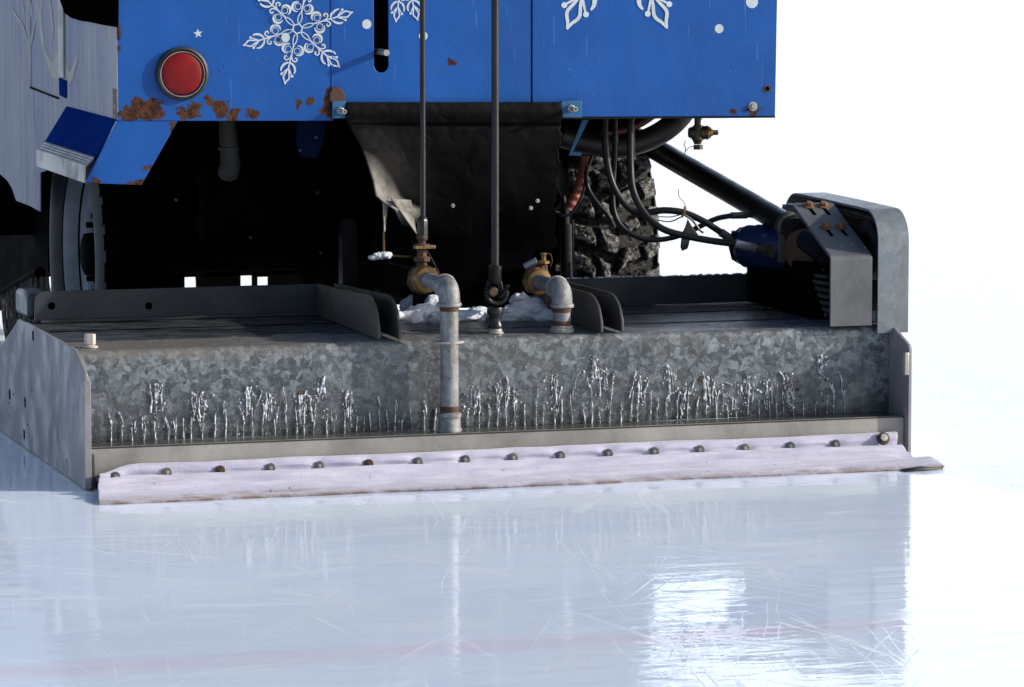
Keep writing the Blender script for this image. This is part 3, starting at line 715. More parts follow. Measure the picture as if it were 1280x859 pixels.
# --- wheels
def wheel(cx0, cx1, outer, label=None, tmat='snowy_tread_rubber'):
    """tyre between x = cx0 and cx1; outer = the x of its outside face"""
    yc, zc, r = 1.66, .412, .412; w = abs(cx1 - cx0); s = -1 if outer == cx0 else 1
    xm = (cx0 + cx1) / 2
    hgt = []
    def tread(u, v):
        th = 2 * math.pi * u; x = xm + (v - .5) * w * .96
        k = (v - .5) * 2
        ph = u * 30 * 2 * math.pi
        wv = 1.1 * noise.noise(Vector((math.cos(th) * 9, math.sin(th) * 9, k * 2.2))) + .6 * noise.noise(Vector((math.cos(th) * 24, math.sin(th) * 24, k * 5)))
        side = math.sin(ph + 3.4 * abs(k) + (0 if k > 0 else math.pi) + wv)
        a = max(0, min(1, (side + .45) * 3.0))
        zig = abs(k - .10 * math.sin(ph * .5 + wv))
        a = min(a, max(0, min(1, (zig - .05) * 12)))
        zig2 = abs(abs(k) - .52 - .06 * math.sin(ph + 1 + wv))
        a = min(a, max(.25, min(1, (zig2 - .03) * 14)))
        crown = r - .020 * abs(k) ** 3.2
        P3 = Vector((math.cos(th) * 16, math.sin(th) * 16, v * 9))
        nz = noise.noise(P3) * .003 + noise.noise(P3 * 2.6) * .0035 + noise.noise(P3 * 6) * .0025
        rr = crown - .018 * (1 - a) + nz
        hgt.append(a * .34 + .14 + nz * 16)
        return (x, yc + rr * math.cos(th), zc + rr * math.sin(th))
    wo = bpy.data.objects.new('wheel', None)
    mb = MB(); mb.grid(tread, 800, 80)
    ty = mb.build('tyre', tmat, None, angle=60)
    at_ = ty.data.attributes.new('height', 'FLOAT', 'POINT')
    if len(hgt) == len(ty.data.vertices): at_.data.foreach_set('value', hgt)
    ty.name = 'wheel'; ty.data.name = 'wheel'
    ty.parent = ROOT; ty.location = -ROOTLOC
    if label: ty['label'] = label
    o = Vector((outer, yc, zc)); ax = Vector((s, 0, 0))
    prof = [(r - .026, -.010), (r - .045, .0), (r - .085, .005), (r - .12, .001), (r - .145, -.012), (r - .152, -.02), (r - .155, -.035)]
    MB().lathe(prof, o, ax, 72).build('sidewall', 'sidewall_rubber', ty)
    MB().lathe([(r - .026, -w + .012), (r - .1, -w), (r - .16, -w + .02)], o, ax, 48).build('sidewall', 'black_rubber', ty)
    rim = [(.262, -.030), (.268, -.022), (.258, -.018), (.250, -.026), (.243, -.042), (.238, -.060), (.222, -.068), (.205, -.072), (.192, -.090), (.180, -.105), (.150, -.11), (.09, -.108), (0, -.108)]
    MB().lathe(rim, o, ax, 72).build('rim', 'rim_steel', ty)
    MB().lathe([(.270, -.0265), (.272, -.018), (.262, -.0155), (.259, -.022)], o, ax, 72).lathe([(.2395, -.0585), (.241, -.054), (.236, -.060), (.234, -.064)], o, ax, 72).build('rim_edge', 'hollow_black', ty)
    MB().lathe([(.205, -.0705), (.1985, -.068), (.1925, -.078), (.190, -.092)], o, ax, 72).build('rim_edge', 'crimp_steel', ty)
    hb = MB().lathe([(.085, -.108), (.085, -.07), (.06, -.062), (.058, -.03), (.045, -.024), (0, -.024)], o, ax, 32)
    for k in range(8):
        th = k * math.pi / 4
        c_ = o + ax * -.1 + Vector((0, .105 * math.cos(th), .105 * math.sin(th)))
        hb.lathe([(.016, 0), (.016, .03), (.009, .032), (.009, .052), (0, .052)], c_, ax, 6, smooth=False)
        hb.tube([o + ax * -.085, c_ + ax * .005], .018, 8)
    hb.build('hub', 'tank_black', ty)
    return ty
wheel(.30, .50, .30, 'left rear wheel with grey steel rim showing', 'tank_black')
wheel(1.61, 1.865, 1.865, 'right rear wheel with packed snow in its lugged tread')

# --- far left lower parts
dk = MB().prism(pxs([(-80, 300), (0, 240), (60, 262), (60, 340), (52, 345), (24, 366), (-2, 384), (-80, 430)], X=.47), (.03, 0, 0)).build('side_skirt', 'dark_underside', ROOT)
MB().tube(pxs([(-60, 405), (0, 370), (50, 341)], X=.42), .018, 12).build('skirt_rail', 'tank_black', ROOT)
def bristles():
    mb = MB()
    a, b = at(52, 346, X=.42), at(10, 370, X=.42)
    for i in range(260):
        t_ = random.random(); p0 = a.lerp(b, t_) + Vector((random.uniform(-.03, .03), 0, 0))
        ln = .15 + random.uniform(-.02, .02)
        p1 = p0 + Vector((random.uniform(-.01, .01), -.05 + random.uniform(-.012, .012), -ln * .6)); p2 = p1 + Vector((0, -.085 + random.uniform(-.015, .015), -ln * .55))
        mb.tube([p0, p1, p2], .0024, 4, caps=False)
    return mb.build('side_brush', 'brush_bristle', ROOT)
bristles()

# --- conditioner (sled)
ZD = .317
plate = MB()
# one folded sheet: vertical plate, bend, front strip of the deck
prof = [(.13, .098), (.13, ZD - .016)] + [(.13 + .016 * (1 - math.cos(a)), ZD - .016 + .016 * math.sin(a)) for a in [k * math.pi / 14 for k in range(1, 8)]] + [(.33, ZD)]
n = len(prof); vs = [(x, y, z) for x in (.008, 2.082) for (y, z) in prof]
plate.add(vs, [(i, i + 1, n + i + 1, n + i) for i in range(n - 1)], True)
sled = plate.build('conditioner', 'galvanised_spangle', ROOT, angle=50)
sled['label'] = 'galvanised spangled rear plate of the conditioner with water running down it'
MB().box(.0085, 2.0815, .335, .78, ZD - .006, ZD + .003).build('deck_plate', 'wet_deck_steel', sled, bevel=.001)
MB().box(.0085, 2.0815, .3305, .3345, ZD - .012, ZD - .002).box(.02, 2.07, .548, .553, ZD + .003, ZD + .0045).build('deck_seam', 'hollow_black', sled)
MB().box(.0085, 2.0815, .14, .75, .02, .09).build('blade_housing', 'dark_underside', sled)
# ledge and board
MB().box(.010, 2.080, .028, .1295, .094, .0975).build('ledge', 'wet_ledge', sled, bevel=.0008)
MB().box(.010, 2.080, .0236, .0243, .0955, .0992).build('grime_line', 'exhaust_iron', sled)
MB().box(.010, 2.080, .024, .032, .018, .0995).build('towel_board', 'aluminium', sled, bevel=.001)
# side plates
def side_plate(x0, x1):
    z0 = .002
    pts = [(x0, 0, z0), (x0, 0, .270), (x0, .006, .279), (x0, .120, .3185), (x0, .135, .3225), (x0, .86, .3225), (x0, 1.142, .219), (x0, 1.32, .12), (x0, 1.32, z0)]
    return MB().prism(pts, (x1 - x0, 0, 0)).build('side_plate', 'side_plate_steel', sled, bevel=.0015)
spl = side_plate(-.001, .008); spr = side_plate(2.082, 2.091)
for (x, y, r_) in [(40, 488, .0035), (17, 493, .004), (35, 531, .004), (83, 576, .003), (11, 504, .003), (12, 520, .003), (68, 497, .002), (66, 520, .002)]:
    MB().lathe([(r_, .0), (r_ * .9, .0006), (0, .0007)], at(x, y, X=-.001), (-1, 0, 0), 10).build('punched_hole', 'hollow_black', sled)
for (x, y) in [(12, 493), (31, 543 - 40), (30, 543), (41, 420)]:
    q = at(x, y, X=-.0018); MB().box(q.x, q.x + .0007, q.y - .008, q.y + .008, q.z - .012, q.z + .012).build('punched_slot', 'hollow_black', sled)
MB().box(2.070, 2.0815, -.004, .012, .205, .262).build('corner_lug', 'bolt_zinc', sled, bevel=.002)
MB().box(-.0035, .0125, -.0035, .0, .005, .262).build('edge_strip', 'side_plate_steel', sled, bevel=.001)
MB().box(.0082, .024, .004, .020, .002, .085).build('corner_post', 'gusset_steel', sled, bevel=.003)
# rails
def rail(x0, x1, z1, round_left=False, name='rail'):
    r_ = .028; pts = [(x0, .768, ZD + .004)]
    if round_left:
        pts += [(x0 + r_ - r_ * math.cos(a), .768, z1 - r_ + r_ * math.sin(a)) for a in [k * math.pi / 14 for k in range(8)]]
    else: pts += [(x0, .768, z1)]
    pts += [(x1, .768, z1), (x1, .768, ZD + .004)]
    mb = MB().prism(pts, (0, .008, 0))
    if round_left: mb.box(x0 + .012, x1, .752, .7675, ZD + .0035, ZD + .012)
    else: mb.box(x0, x1, .752, .7675, ZD + .0035, ZD + .010)
    return mb.build(name, 'rail_steel', sled, bevel=.0015)
ra = rail(.024, .772, .400, True); rb_ = rail(1.42, 2.078, .394)
for px in (64.5, 186):
    o = at(px, 382.5, Y=.768)
    MB().lathe([(.0095, 0), (.009, .0012), (.0065, .0014), (.006, .0006), (0, .0006)], o, (0, -1, 0), 22).build('bolt_hole', 'hollow_black', sled)
MB().box(.012, .075, .80, .98, .325, .392).build('end_bracket', 'rail_steel', sled, bevel=.012)
q = at(412, 366, Y=.75)
MB().blob((q.x, q.y, q.z), .014, (1.1, .8, 1), .3, seed=3).build('weld_bead', 'rusty_iron', sled)
fr = MB()   # frost beads along the right rail
for i in range(120):
    x = random.uniform(1.43, 2.05); fr.blob((x, .772, .3945 + random.uniform(0, .001)), random.uniform(.0015, .0035), (1.4, 1, .8), .3, seed=i, sub=1)
fr = fr.build('frost_beads', 'packed_snow', rb_); fr['kind'] = 'stuff'
# gussets
def gusset(x, yf, back=.76, zb=.40, zt=.398):
    pts = [(yf, ZD + .0042), (yf + .002, ZD + .03)]
    pts += [(yf + .01 + .10 * (1 - math.cos(a)) , ZD + .035 + (zt + .012 - ZD - .035) * math.sin(a)) for a in [k * math.pi / 16 for k in range(1, 9)]]
    pts += [(back - .01, zb), (back - .01, ZD + .0042)]
    return MB().prism([(x, y, z) for y, z in pts], (.007, 0, 0)).build('gusset', 'gusset_steel', sled, bevel=.0015)
gusset(.752, .145, .765, .402, .408); gusset(.800, .130, .765, .402, .408)
gusset(1.318, .135, .765, .402, .398); gusset(1.372, .135, .765, .402, .398)
# deck bolts
def deck_bolt(p, mat):
    mb = MB().lathe([(.0, 0), (.019, 0), (.019, .0035), (.015, .004), (.0105, .008), (.0105, .009)], p, (0, 0, 1), 24)
    mb.lathe([(.0138, .008), (.0138, .031), (.0125, .0325), (0, .0325)], p, (0, 0, 1), 6, smooth=False, ph=.35)
    return mb.build('bolt', mat, sled)
deck_bolt(Vector((.052, .20, ZD + .001)), 'pink_bolt'); deck_bolt(Vector((2.062, .165, ZD + .001)), 'bolt_zinc')

# plate fittings: small holes and a rivet
for (x, y, r_) in [(375, 493, .0075), (434, 505, .006), (876, 474, .007), (997, 487, .005), (1033, 475, .005)]:
    MB().lathe([(r_, 0), (r_ * .9, .0012), (r_ * .5, .0014), (0, .0008)], at(x, y, Y=.129), (0, -1, 0), 12).build('drain_hole', 'rusty_iron', sled)

# --- bracket and belt guard on the right
gx0, gx1 = 2.040, 2.122
gp = [(.105, .300), (.105, .530)] + [(.105 + .085 * (1 - math.cos(a)), .530 + .078 * math.sin(a)) for a in [k * math.pi / 16 for k in range(1, 9)]] + [(.45, .611), (.69, .612)] + [(.69 + .10 * math.sin(a), .512 + .10 * math.cos(a)) for a in [k * math.pi / 14 for k in range(1, 8)]] + [(.79, .36)]
inn = []
for i, (y, z) in enumerate(gp):
    a = Vector((gp[max(0, i - 1)][0], gp[max(0, i - 1)][1], 0)); b = Vector((gp[min(len(gp) - 1, i + 1)][0], gp[min(len(gp) - 1, i + 1)][1], 0))
    t_ = (b - a).normalized(); nn = Vector((t_.y, -t_.x, 0)) * .006; inn.append((y + nn.x, z + nn.y))
g = MB(); n = len(gp)
vs = [(gx0, y, z) for y, z in gp] + [(gx1, y, z) for y, z in gp] + [(gx0, y, z) for y, z in inn] + [(gx1, y, z) for y, z in inn]
fs = []
for i in range(n - 1):
    fs += [(i, i + 1, n + i + 1, n + i), (2 * n + i, 3 * n + i, 3 * n + i + 1, 2 * n + i + 1), (i, 2 * n + i, 2 * n + i + 1, i + 1), (n + i, n + i + 1, 3 * n + i + 1, 3 * n + i)]
fs += [(0, n, 3 * n, 2 * n), (n - 1, 3 * n - 1, 4 * n - 1, 2 * n - 1)]
gd = g.add(vs, fs, True).build('belt_guard', 'galvanised_guard', ROOT, angle=35)
MB().prism([(gx1 - .004, y, z) for y, z in inn], (.003, 0, 0)).build('inner_web', 'black_steel', gd)
bl = MB()    # belt loop inside
bl.lathe([(.045, 0), (.075, .0), (.075, .045), (.045, .045)], (2.05, .215, .50), (1, 0, 0), 36)
bl.tube(catmull([Vector((2.072, y, z)) for y, z in [(.135, .34), (.14, .5), (.17, .56), (.23, .58), (.5, .585), (.7, .57)]], 5), .012, 10)
bl.build('drive_belt', 'black_rubber', gd)
bk0, bk1 = at(1038, 406, Z=ZD), at(1090, 409, Z=ZD)
yb_ = .108; xb0 = at(1038, 380, Y=yb_).x; xb1 = at(1090, 380, Y=yb_).x
zbend = at(1065, 320, Y=yb_).z
# sloped top: leans away from the viewer
pt_r = at(1040, 252, X=xb1)
pt_l = Vector((xb0, pt_r.y, pt_r.z))
A0, A1 = Vector((xb0, yb_, ZD + .003)), Vector((xb1, yb_, ZD + .003)); B0, B1 = Vector((xb0, yb_, zbend)), Vector((xb1, yb_, zbend))
sl_d = (pt_l - B0).normalized(); nrm = Vector((0, -sl_d.z, sl_d.y))
bra = MB()
th_ = .008
vs = [A0, A1, B0, B1]
Ri = .012
bend = []
for k in range(6):
    t_ = k / 5; q0 = B0 - Vector((0, 0, Ri)); q1 = B0 + sl_d * Ri
    bend.append(q0.lerp(B0, t_).lerp(B0.lerp(q1, t_), t_))
pl_ = [A0] + bend + [pt_l - sl_d * .012, pt_l - sl_d * .003]
wdt = xb1 - xb0; outer = []
N_ = len(pl_)
for i, q in enumerate(pl_):
    a = pl_[max(0, i - 1)]; b = pl_[min(N_ - 1, i + 1)]; t_ = (b - a).normalized(); nn = Vector((0, t_.z, -t_.y))
    ins = .010 if i == N_ - 1 else 0
    outer.append([q + Vector((ins, 0, 0)), q + Vector((wdt - ins, 0, 0)), q + nn * th_ + Vector((ins, 0, 0)), q + nn * th_ + Vector((wdt - ins, 0, 0))])
vs = [v for r_ in outer for v in r_]; fs = []
for i in range(N_ - 1):
    a, b = 4 * i, 4 * i + 4
    fs += [(a, a + 1, b + 1, b), (a + 2, b + 2, b + 3, a + 3), (a, b, b + 2, a + 2), (a + 1, a + 3, b + 3, b + 1)]
fs += [(0, 2, 3, 1), (4 * N_ - 4, 4 * N_ - 3, 4 * N_ - 1, 4 * N_ - 2)]
bra.add(vs, fs, True)
brk = bra.build('tensioner_bracket', 'bracket_steel', ROOT, bevel=.0012, angle=30)
def on_slope(px, py, off=0.0):
    d = fw + rt * ((px - CX) / F) - up * ((py - CY) / F); k = (B0 - CAM).dot(nrm) / d.dot(nrm)
    return CAM + d * k + nrm * off
for (x, y) in [(1011, 258), (1029, 258), (1032.5, 284.5), (1050.5, 284)]:
    c0 = on_slope(x - 1, y, .0008); sd = sl_d
    sd2 = on_slope(x + 8, y + 11, .0008)
    d_ = (sd2 - c0).normalized(); wv = d_.cross(nrm).normalized() * .0045
    MB().add([c0 - wv, c0 + wv, sd2 + wv * 1, sd2 - wv * 1], [(0, 1, 2, 3)]).build('slot', 'hollow_black', brk)
    bolt(on_slope(x, y, .001), 0, 0, .0095, .010, 'orange_rust', brk, ax=nrm, washer=1.6)
for (x, y) in [(1052, 309), (1065, 306), (1081, 310)]:
    MB().blob(tuple(on_slope(x, y, .001)), .002, amp=.2, sub=1).build('droplet', 'bolt_zinc', brk)
# auger end, rust disc, spring under the bracket
pe = at(1008, 312, Y=.42)
MB().lathe([(.0, 0), (.052, 0), (.055, .01), (.05, .03), (0, .03)], pe, (-.85, -.5, 0), 28).build('rust_disc', 'rusty_iron', ROOT)
sp_ = []
for k in range(90):
    th = k * 2 * math.pi / 12; s_ = k / 90
    ctr = at(1022, 330, Y=.34).lerp(at(1043, 395, Y=.20), s_); sp_.append(ctr + Vector((.022 * math.cos(th), .022 * math.sin(th), 0)))
MB().tube(sp_, .0055, 8).build('spring', 'exhaust_iron', ROOT)
MB().box(1.93, 2.036, .30, .766, ZD + .0035, .46).box(1.99, 2.036, .26, .70, .46, .56).build('drive_housing', 'tank_black', ROOT, bevel=.004)
MB().tube([at(1008, 300, Y=.40), at(1034, 318, Y=.30)], .03, 18).build('bearing_housing', 'black_steel', ROOT)
MB().tube([at(986, 259, Y=.62), at(1000, 261, Y=.56)], [.011, .011], 8, smooth=False).tube([at(978, 258, Y=.63), at(988, 260, Y=.62)], .007, 8).build('bolt', 'crimp_steel', gd)
# auger arm tube
a0, a1 = at(700, 118, Y=2.1), at(994, 287, Y=.44)
armo = MB().tube([a0, a1], .0305, 28).build('auger_arm', 'rod_steel', ROOT)
d_ = (a1 - a0).normalized()
MB().lathe([(.031, 0), (.037, .003), (.037, .022), (.031, .026)], a1 - d_ * .05, d_, 28).build('hose_clamp', 'gusset_steel', armo)
# hydraulic motor
mo = MB()
c0, c1 = at(935, 308, Y=.62), at(992, 312, Y=.50)
mo.tube([c0, c1], .056, 26)
ax = (c1 - c0).normalized()
mo.lathe([(.0, -.02), (.044, -.02), (.052, -.008), (.056, .0)], c0, ax, 26)
mo.lathe([(.058, .0), (.060, .004), (.060, .026), (.058, .03)], c0.lerp(c1, .42), ax, 8, smooth=False)
mot = mo.build('hydraulic_motor', 'motor_paint', ROOT, bevel=.002)
MB().prism(pxs([(922, 290), (934, 290), (934, 326), (923, 326), (921, 318), (925, 306), (921, 299)], Y=.60), (0, .05, 0)).build('valve_block', 'black_steel', mot, bevel=.003)
MB().prism(pxs([(974, 292), (982, 294), (982, 329), (973, 328)], Y=.455), (0, .008, 0)).build('mounting_tab', 'gusset_steel', mot, bevel=.002)
MB().box(*sorted((at(944, 283, Y=.6).x, at(966, 283, Y=.6).x)), .57, .61, at(944, 297, Y=.6).z, at(944, 281, Y=.6).z).build('port_block', 'motor_paint', mot, bevel=.006)
fb = at(966, 314, Y=.50)
MB().lathe([(.012, -.012), (.017, -.012), (.0185, .0), (.0185, .012), (0, .012)], fb, (0, -1, 0), 20).build('port_plug', 'dark_bronze', mot)
MB().tube([at(944, 310, Y=.52), at(962, 314, Y=.505)], .0115, 6, smooth=False).build('fitting_nut', 'dark_bronze', mot)
MB().lathe([(.02, -.03), (.048, -.028), (.050, -.02), (.050, .0), (.03, .002)], c0, ax, 8, smooth=False).build('rear_cap', 'black_steel', mot)
# hoses
def hose(name, pts, r, Ys, mat='hose_rubber', end=None, label=None):
    P_ = [at(x, y, Y=Ys[0] + (Ys[1] - Ys[0]) * i / (len(pts) - 1)) for i, (x, y) in enumerate(pts)]
    o = MB().tube(P_, r, 14, cr=6).build(name, mat, ROOT)
    if label: o['label'] = label
    if end:
        e0, e1 = P_[-1], at(end[0], end[1], Y=Ys[1]); dd = (e1 - e0)
        L = dd.length
        MB().lathe([(r, -.004), (r * 1.28, -.002), (r * 1.28, L * .55), (r * .95, L * .6), (r * .95, L * .72), (r * 1.2, L * .74), (r * 1.2, L), (0, L)], e0, dd, 16).build('hose_fitting', end[2], o)
    return o
hose('hydraulic_hose', [(757, 130), (756, 160), (757, 187), (762, 219), (772, 243), (787, 261), (800, 266), (811, 266), (830, 263), (855, 266), (880, 277), (902, 291)], .0088, (.72, .62), end=(918, 302, 'gusset_steel'))
hose('hydraulic_hose', [(789, 130), (788, 165), (788, 205), (790, 232), (797, 253), (811, 273), (830, 287), (857, 295), (889, 301), (920, 305)], .0090, (.66, .52), end=(964, 314, 'crimp_steel'))
hose('hydraulic_hose', [(769, 150), (768, 198), (766, 235), (767, 262), (775, 281), (792, 294), (814, 300), (841, 297), (867, 287), (894, 274), (915, 269.5)], .0070, (.74, .66), end=(948, 269, 'gusset_steel'))
hose('hydraulic_hose', [(740, 195), (733, 215), (735, 235), (745, 252), (760, 270), (768, 285)], .0055, (.80, .74))
ho = hose('suction_hose', [(870, 118), (848, 148), (826, 166), (800, 178), (770, 184), (735, 180), (700, 170)], .030, (.85, .85), 'black_rubber')
hose('suction_hose', [(835, 130), (805, 152), (780, 163), (750, 168)], .010, (.81, .81), 'dark_red_rubber')
rh = [at(731, 195, Y=.82), at(729, 215, Y=.82), at(722, 238, Y=.82), at(710, 262, Y=.82)]
pts_r = catmull(rh, 12); MB().tube(pts_r, [.0135 + .0018 * math.sin(i * 1.4) * (i > 14) for i in range(len(pts_r))], 14).build('red_corrugated_hose', 'red_hose_rubber', ROOT)
hose('hydraulic_hose', [(733, 205), (731, 230), (724, 252), (712, 268), (702, 270)], .0035, (.79, .80))
wi = MB()
wi.tube(pxs([(821, 275), (838, 277), (856, 269)], Y=.6), .0018, 6, cr=4).tube(pxs([(823, 271), (840, 271), (858, 266)], Y=.6), .0016, 6, cr=4)
wi.tube(pxs([(858, 262), (855, 253), (849, 246), (848, 237)], Y=.6), .0011, 6, cr=4)
wi.tube(pxs([(856, 269), (866, 276), (874, 287), (879, 291)], Y=.6), .0032, 6, cr=4)
wi.build('tie_wire', 'black_rubber', ROOT)
MB().prism(pxs([(860, 274), (866, 284), (873, 293), (873, 298), (863, 299), (860, 311), (853, 314), (851, 309), (853, 292), (857, 284)], Y=.6), (0, .006, 0)).build('rag_tie', 'black_rubber', ROOT, bevel=.002)
MB().tube(pxs([(856, 258), (855, 268), (852, 272)], Y=.575), .0028, 8).build('cable_tie', 'bronze', ROOT)
# dark mass behind the hoses
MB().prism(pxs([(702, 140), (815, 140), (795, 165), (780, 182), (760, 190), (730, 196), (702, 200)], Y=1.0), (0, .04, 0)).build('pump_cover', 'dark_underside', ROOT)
MB().tube(pxs([(768, 140), (771, 178)], Y=.8), .005, 8).tube(pxs([(790, 140), (792, 200)], Y=.8), .006, 8).build('hose_drop', 'hose_rubber', ROOT)
# drain valve
vb = at(872, 166, Y=.72); s_ = 1 / 505
va = MB()
va.lathe([(.009, .045), (.009, .02), (.0135, .018), (.0155, .0), (.0155, -.018), (.012, -.022), (.0095, -.03)], vb, (0, 0, 1), 18)
va.lathe([(.0, -.024), (.012, -.024), (.0155, -.018), (.0155, .004), (.018, .006), (.018, .020), (.015, .022)], vb, (1, -.15, 0), 18)
vv = va.build('drain_valve', 'dark_bronze', ROOT)
MB().lathe([(.0165, .022), (.0185, .023), (.0185, .028), (.015, .030), (.015, .034), (.010, .036), (.009, .040)], vb, (1, -.15, 0), 18).build('collar', 'bronze', vv)
MB().lathe([(.0075, .036), (.0075, .054), (0, .054)], vb, (1, -.15, 0), 6, smooth=False).build('plug', 'rusty_iron', vv)
MB().lathe([(.0125, -.032), (.0125, -.044), (0, -.044)], vb + Vector((.002, 0, 0)), (0, 0, 1), 6, smooth=False).build('plug', 'dark_bronze', vv)
MB().tube(pxs([(857, 176), (855, 181), (857, 186), (855, 196)], Y=.70), .0012, 6, cr=4).tube(pxs([(856, 190), (862, 184), (868, 183)], Y=.70), .001, 6, cr=4).build('wire', 'rod_steel', vv)
MB().tube(pxs([(874, 120), (873, 150)], Y=.72), .009, 12).build('drain_pipe', 'dark_bronze', ROOT)

# --- long rods
pr_ = at(619, 417, Z=ZD)
X2, Y2 = pr_.x, pr_.y
def RZ(py, X, Y): return at(640, py, Y=Y).z
z_ = lambda py: at(619, py, Y=Y2).z
rod = MB().tube([(X2, Y2, z_(345)), (X2, Y2, 2.0)], .0092, 18).build('lift_rod', 'rod_steel', ROOT)
MB().lathe([(.0165, z_(332)), (.0165, z_(334)), (.0155, z_(336)), (.0155, z_(352)), (.009, z_(356))], (X2, Y2, 0), (0, 0, 1), 20).build('rod_socket', 'black_steel', rod)
uj = MB()
for sx in (-1, 1):
    uj.prism([(X2 + sx * .004, Y2, z_(346)), (X2 + sx * .017, Y2, z_(350)), (X2 + sx * .024, Y2, z_(366)), (X2 + sx * .020, Y2, z_(374)), (X2 + sx * .012, Y2, z_(372)), (X2 + sx * .013, Y2, z_(360))], (0, .018, 0))
def arcp(c, r, a0, a1, n=9): return [(c[0] + r * math.cos(a0 + (a1 - a0) * k / n), c[1] - .012, c[2] + r * math.sin(a0 + (a1 - a0) * k / n)) for k in range(n + 1)]
cj = (X2, Y2, z_(366))
uj.tube([(p[0], p[1], p[2]) for p in arcp(cj, .026, math.pi * 1.0, math.pi * 2.15, 12)], .0065, 10)
uj.tube([(X2 + .012, Y2 - .006, z_(372)), (X2 + .026, Y2 - .012, z_(362)), (X2 + .027, Y2 - .012, z_(356))], .0075, 10)
uj.lathe([(.0, -.018), (.013, -.018), (.014, -.012), (.014, .012), (0, .012)], (X2 - .012, Y2 - .004, z_(364)), (0, 1, 0), 22)
ujo = uj.build('universal_joint', 'black_steel', rod, bevel=.002)
MB().lathe([(0, -.0205), (.009, -.0205), (.010, -.018)], (X2 - .012, Y2 - .004, z_(364)), (0, 1, 0), 18).build('joint_pin', 'rusty_iron', rod)
MB().lathe([(.006, -.004), (.006, .004), (0, .004)], (X2 + .027, Y2 - .018, z_(360)), (0, 1, 0), 14).build('joint_pin', 'rusty_iron', rod)
MB().lathe([(.019, z_(384)), (.0205, z_(387)), (.0205, z_(392)), (.016, z_(395)), (.016, z_(404)), (.019, z_(406)), (.019, z_(409)), (.017, z_(411))], (X2, Y2, 0), (0, 0, 1), 24).build('rod_base', 'rod_steel', rod)
MB().lathe([(.0175, z_(410)), (.0175, z_(414)), (.021, z_(415)), (.021, ZD + .001)], (X2, Y2, 0), (0, 0, 1), 24).build('base_collar', 'bolt_zinc', rod)

# --- wash water pipes
def elbow_pipe(px, base_py, X, Y, zbot, low_flange, elbow_py, back_len, label):
    zt = at(px, elbow_py, Y=Y).z   # height of the horizontal pipe's axis
    r = .0222
    n = 8; Rb = .030
    arc = [(X, Y + Rb - Rb * math.cos(a), zt - Rb + Rb * math.sin(a)) for a in [k * math.pi / 2 / n for k in range(n + 1)]]
    v = MB().tube([(X, Y, zbot), (X, Y, zt - .045)], r, 26, False)
    root = v.build('water_pipe', 'pipe_zinc', ROOT); root['label'] = label
    R_ = .0262
    el = MB().tube([(X, Y, zt - Rb - .014), (X, Y, zt - Rb - .004)] + arc + [(X, Y + Rb + .006, zt), (X, Y + Rb + .012, zt)], R_, 28)
    el.lathe([(R_, -.001), (.0295, 0), (.0305, .003), (.0295, .008), (R_, .010)], (X, Y, zt - Rb - .016), (0, 0, 1), 28)
    el.lathe([(R_, 0), (.0295, .002), (.0295, .009), (.024, .011)], (X, Y + Rb + .006, zt), (0, 1, 0), 28)
    el.build('elbow', 'pipe_zinc', root)
    MB().lathe([(r + .0012, 0), (r + .0016, .004), (r + .0012, .012)], (X, Y, zt - Rb - .028), (0, 0, 1), 28).build('thread_rust', 'rusty_iron', root)
    MB().tube([(X, Y + Rb, zt), (X, Y + back_len, zt)], r * .86, 24).build('stub_pipe', 'pipe_zinc', root)
    u0 = (X, Y + back_len - .045, zt)
    MB().lathe([(.020, 0), (.031, .003), (.033, .008), (.033, .020), (.029, .022)], u0, (0, 1, 0), 28).lathe([(.030, .018), (.036, .020), (.036, .042), (.030, .046), (0, .046)], u0, (0, 1, 0), 8, smooth=False).build('union_nut', 'bronze', root)
    return root, zt
Xp, Yp = .913, .078
wp, zt1 = elbow_pipe(563, 540, Xp, Yp, .098, True, 359, .235, 'long vertical galvanised pipe with elbow in front of the conditioner')
MB().lathe([(.030, 0), (.030, .006), (.027, .010), (.0265, .034), (.029, .036), (.029, .044), (.0225, .047)], (Xp, Yp, .098), (0, 0, 1), 28).build('pipe_socket', 'pipe_zinc', wp)
MB().lathe([(.0232, 0), (.0236, .004), (.0232, .014)], (Xp, Yp, .146), (0, 0, 1), 28).build('thread_rust', 'rusty_iron', wp)
fg = MB()
pts = [(Xp + .038 * math.cos(a) * (1 if abs(math.cos(a)) > .3 else 1), Yp + .026 * math.sin(a) + .004, ZD - .004) for a in [k * math.pi / 16 for k in range(32)]]
fg.prism(pts, (0, 0, .006)).build('flange', 'aluminium', wp, bevel=.001)
Xq, Yq = 1.238, .20
wq, zt2 = elbow_pipe(703, 416, Xq, Yq, ZD, False, 361, .225, 'short galvanised pipe with elbow on the deck, nearer the right gussets')
MB().lathe([(.031, 0), (.031, .009), (.0265, .011), (.0265, .016), (.0222, .018)], (Xq, Yq, ZD + .001), (0, 0, 1), 28).build('pipe_socket', 'aluminium', wq)
MB().lathe([(.0230, 0), (.0240, .004), (.0228, .012)], (Xq, Yq, ZD + .018), (0, 0, 1), 28).build('thread_rust', 'rusty_iron', wq)
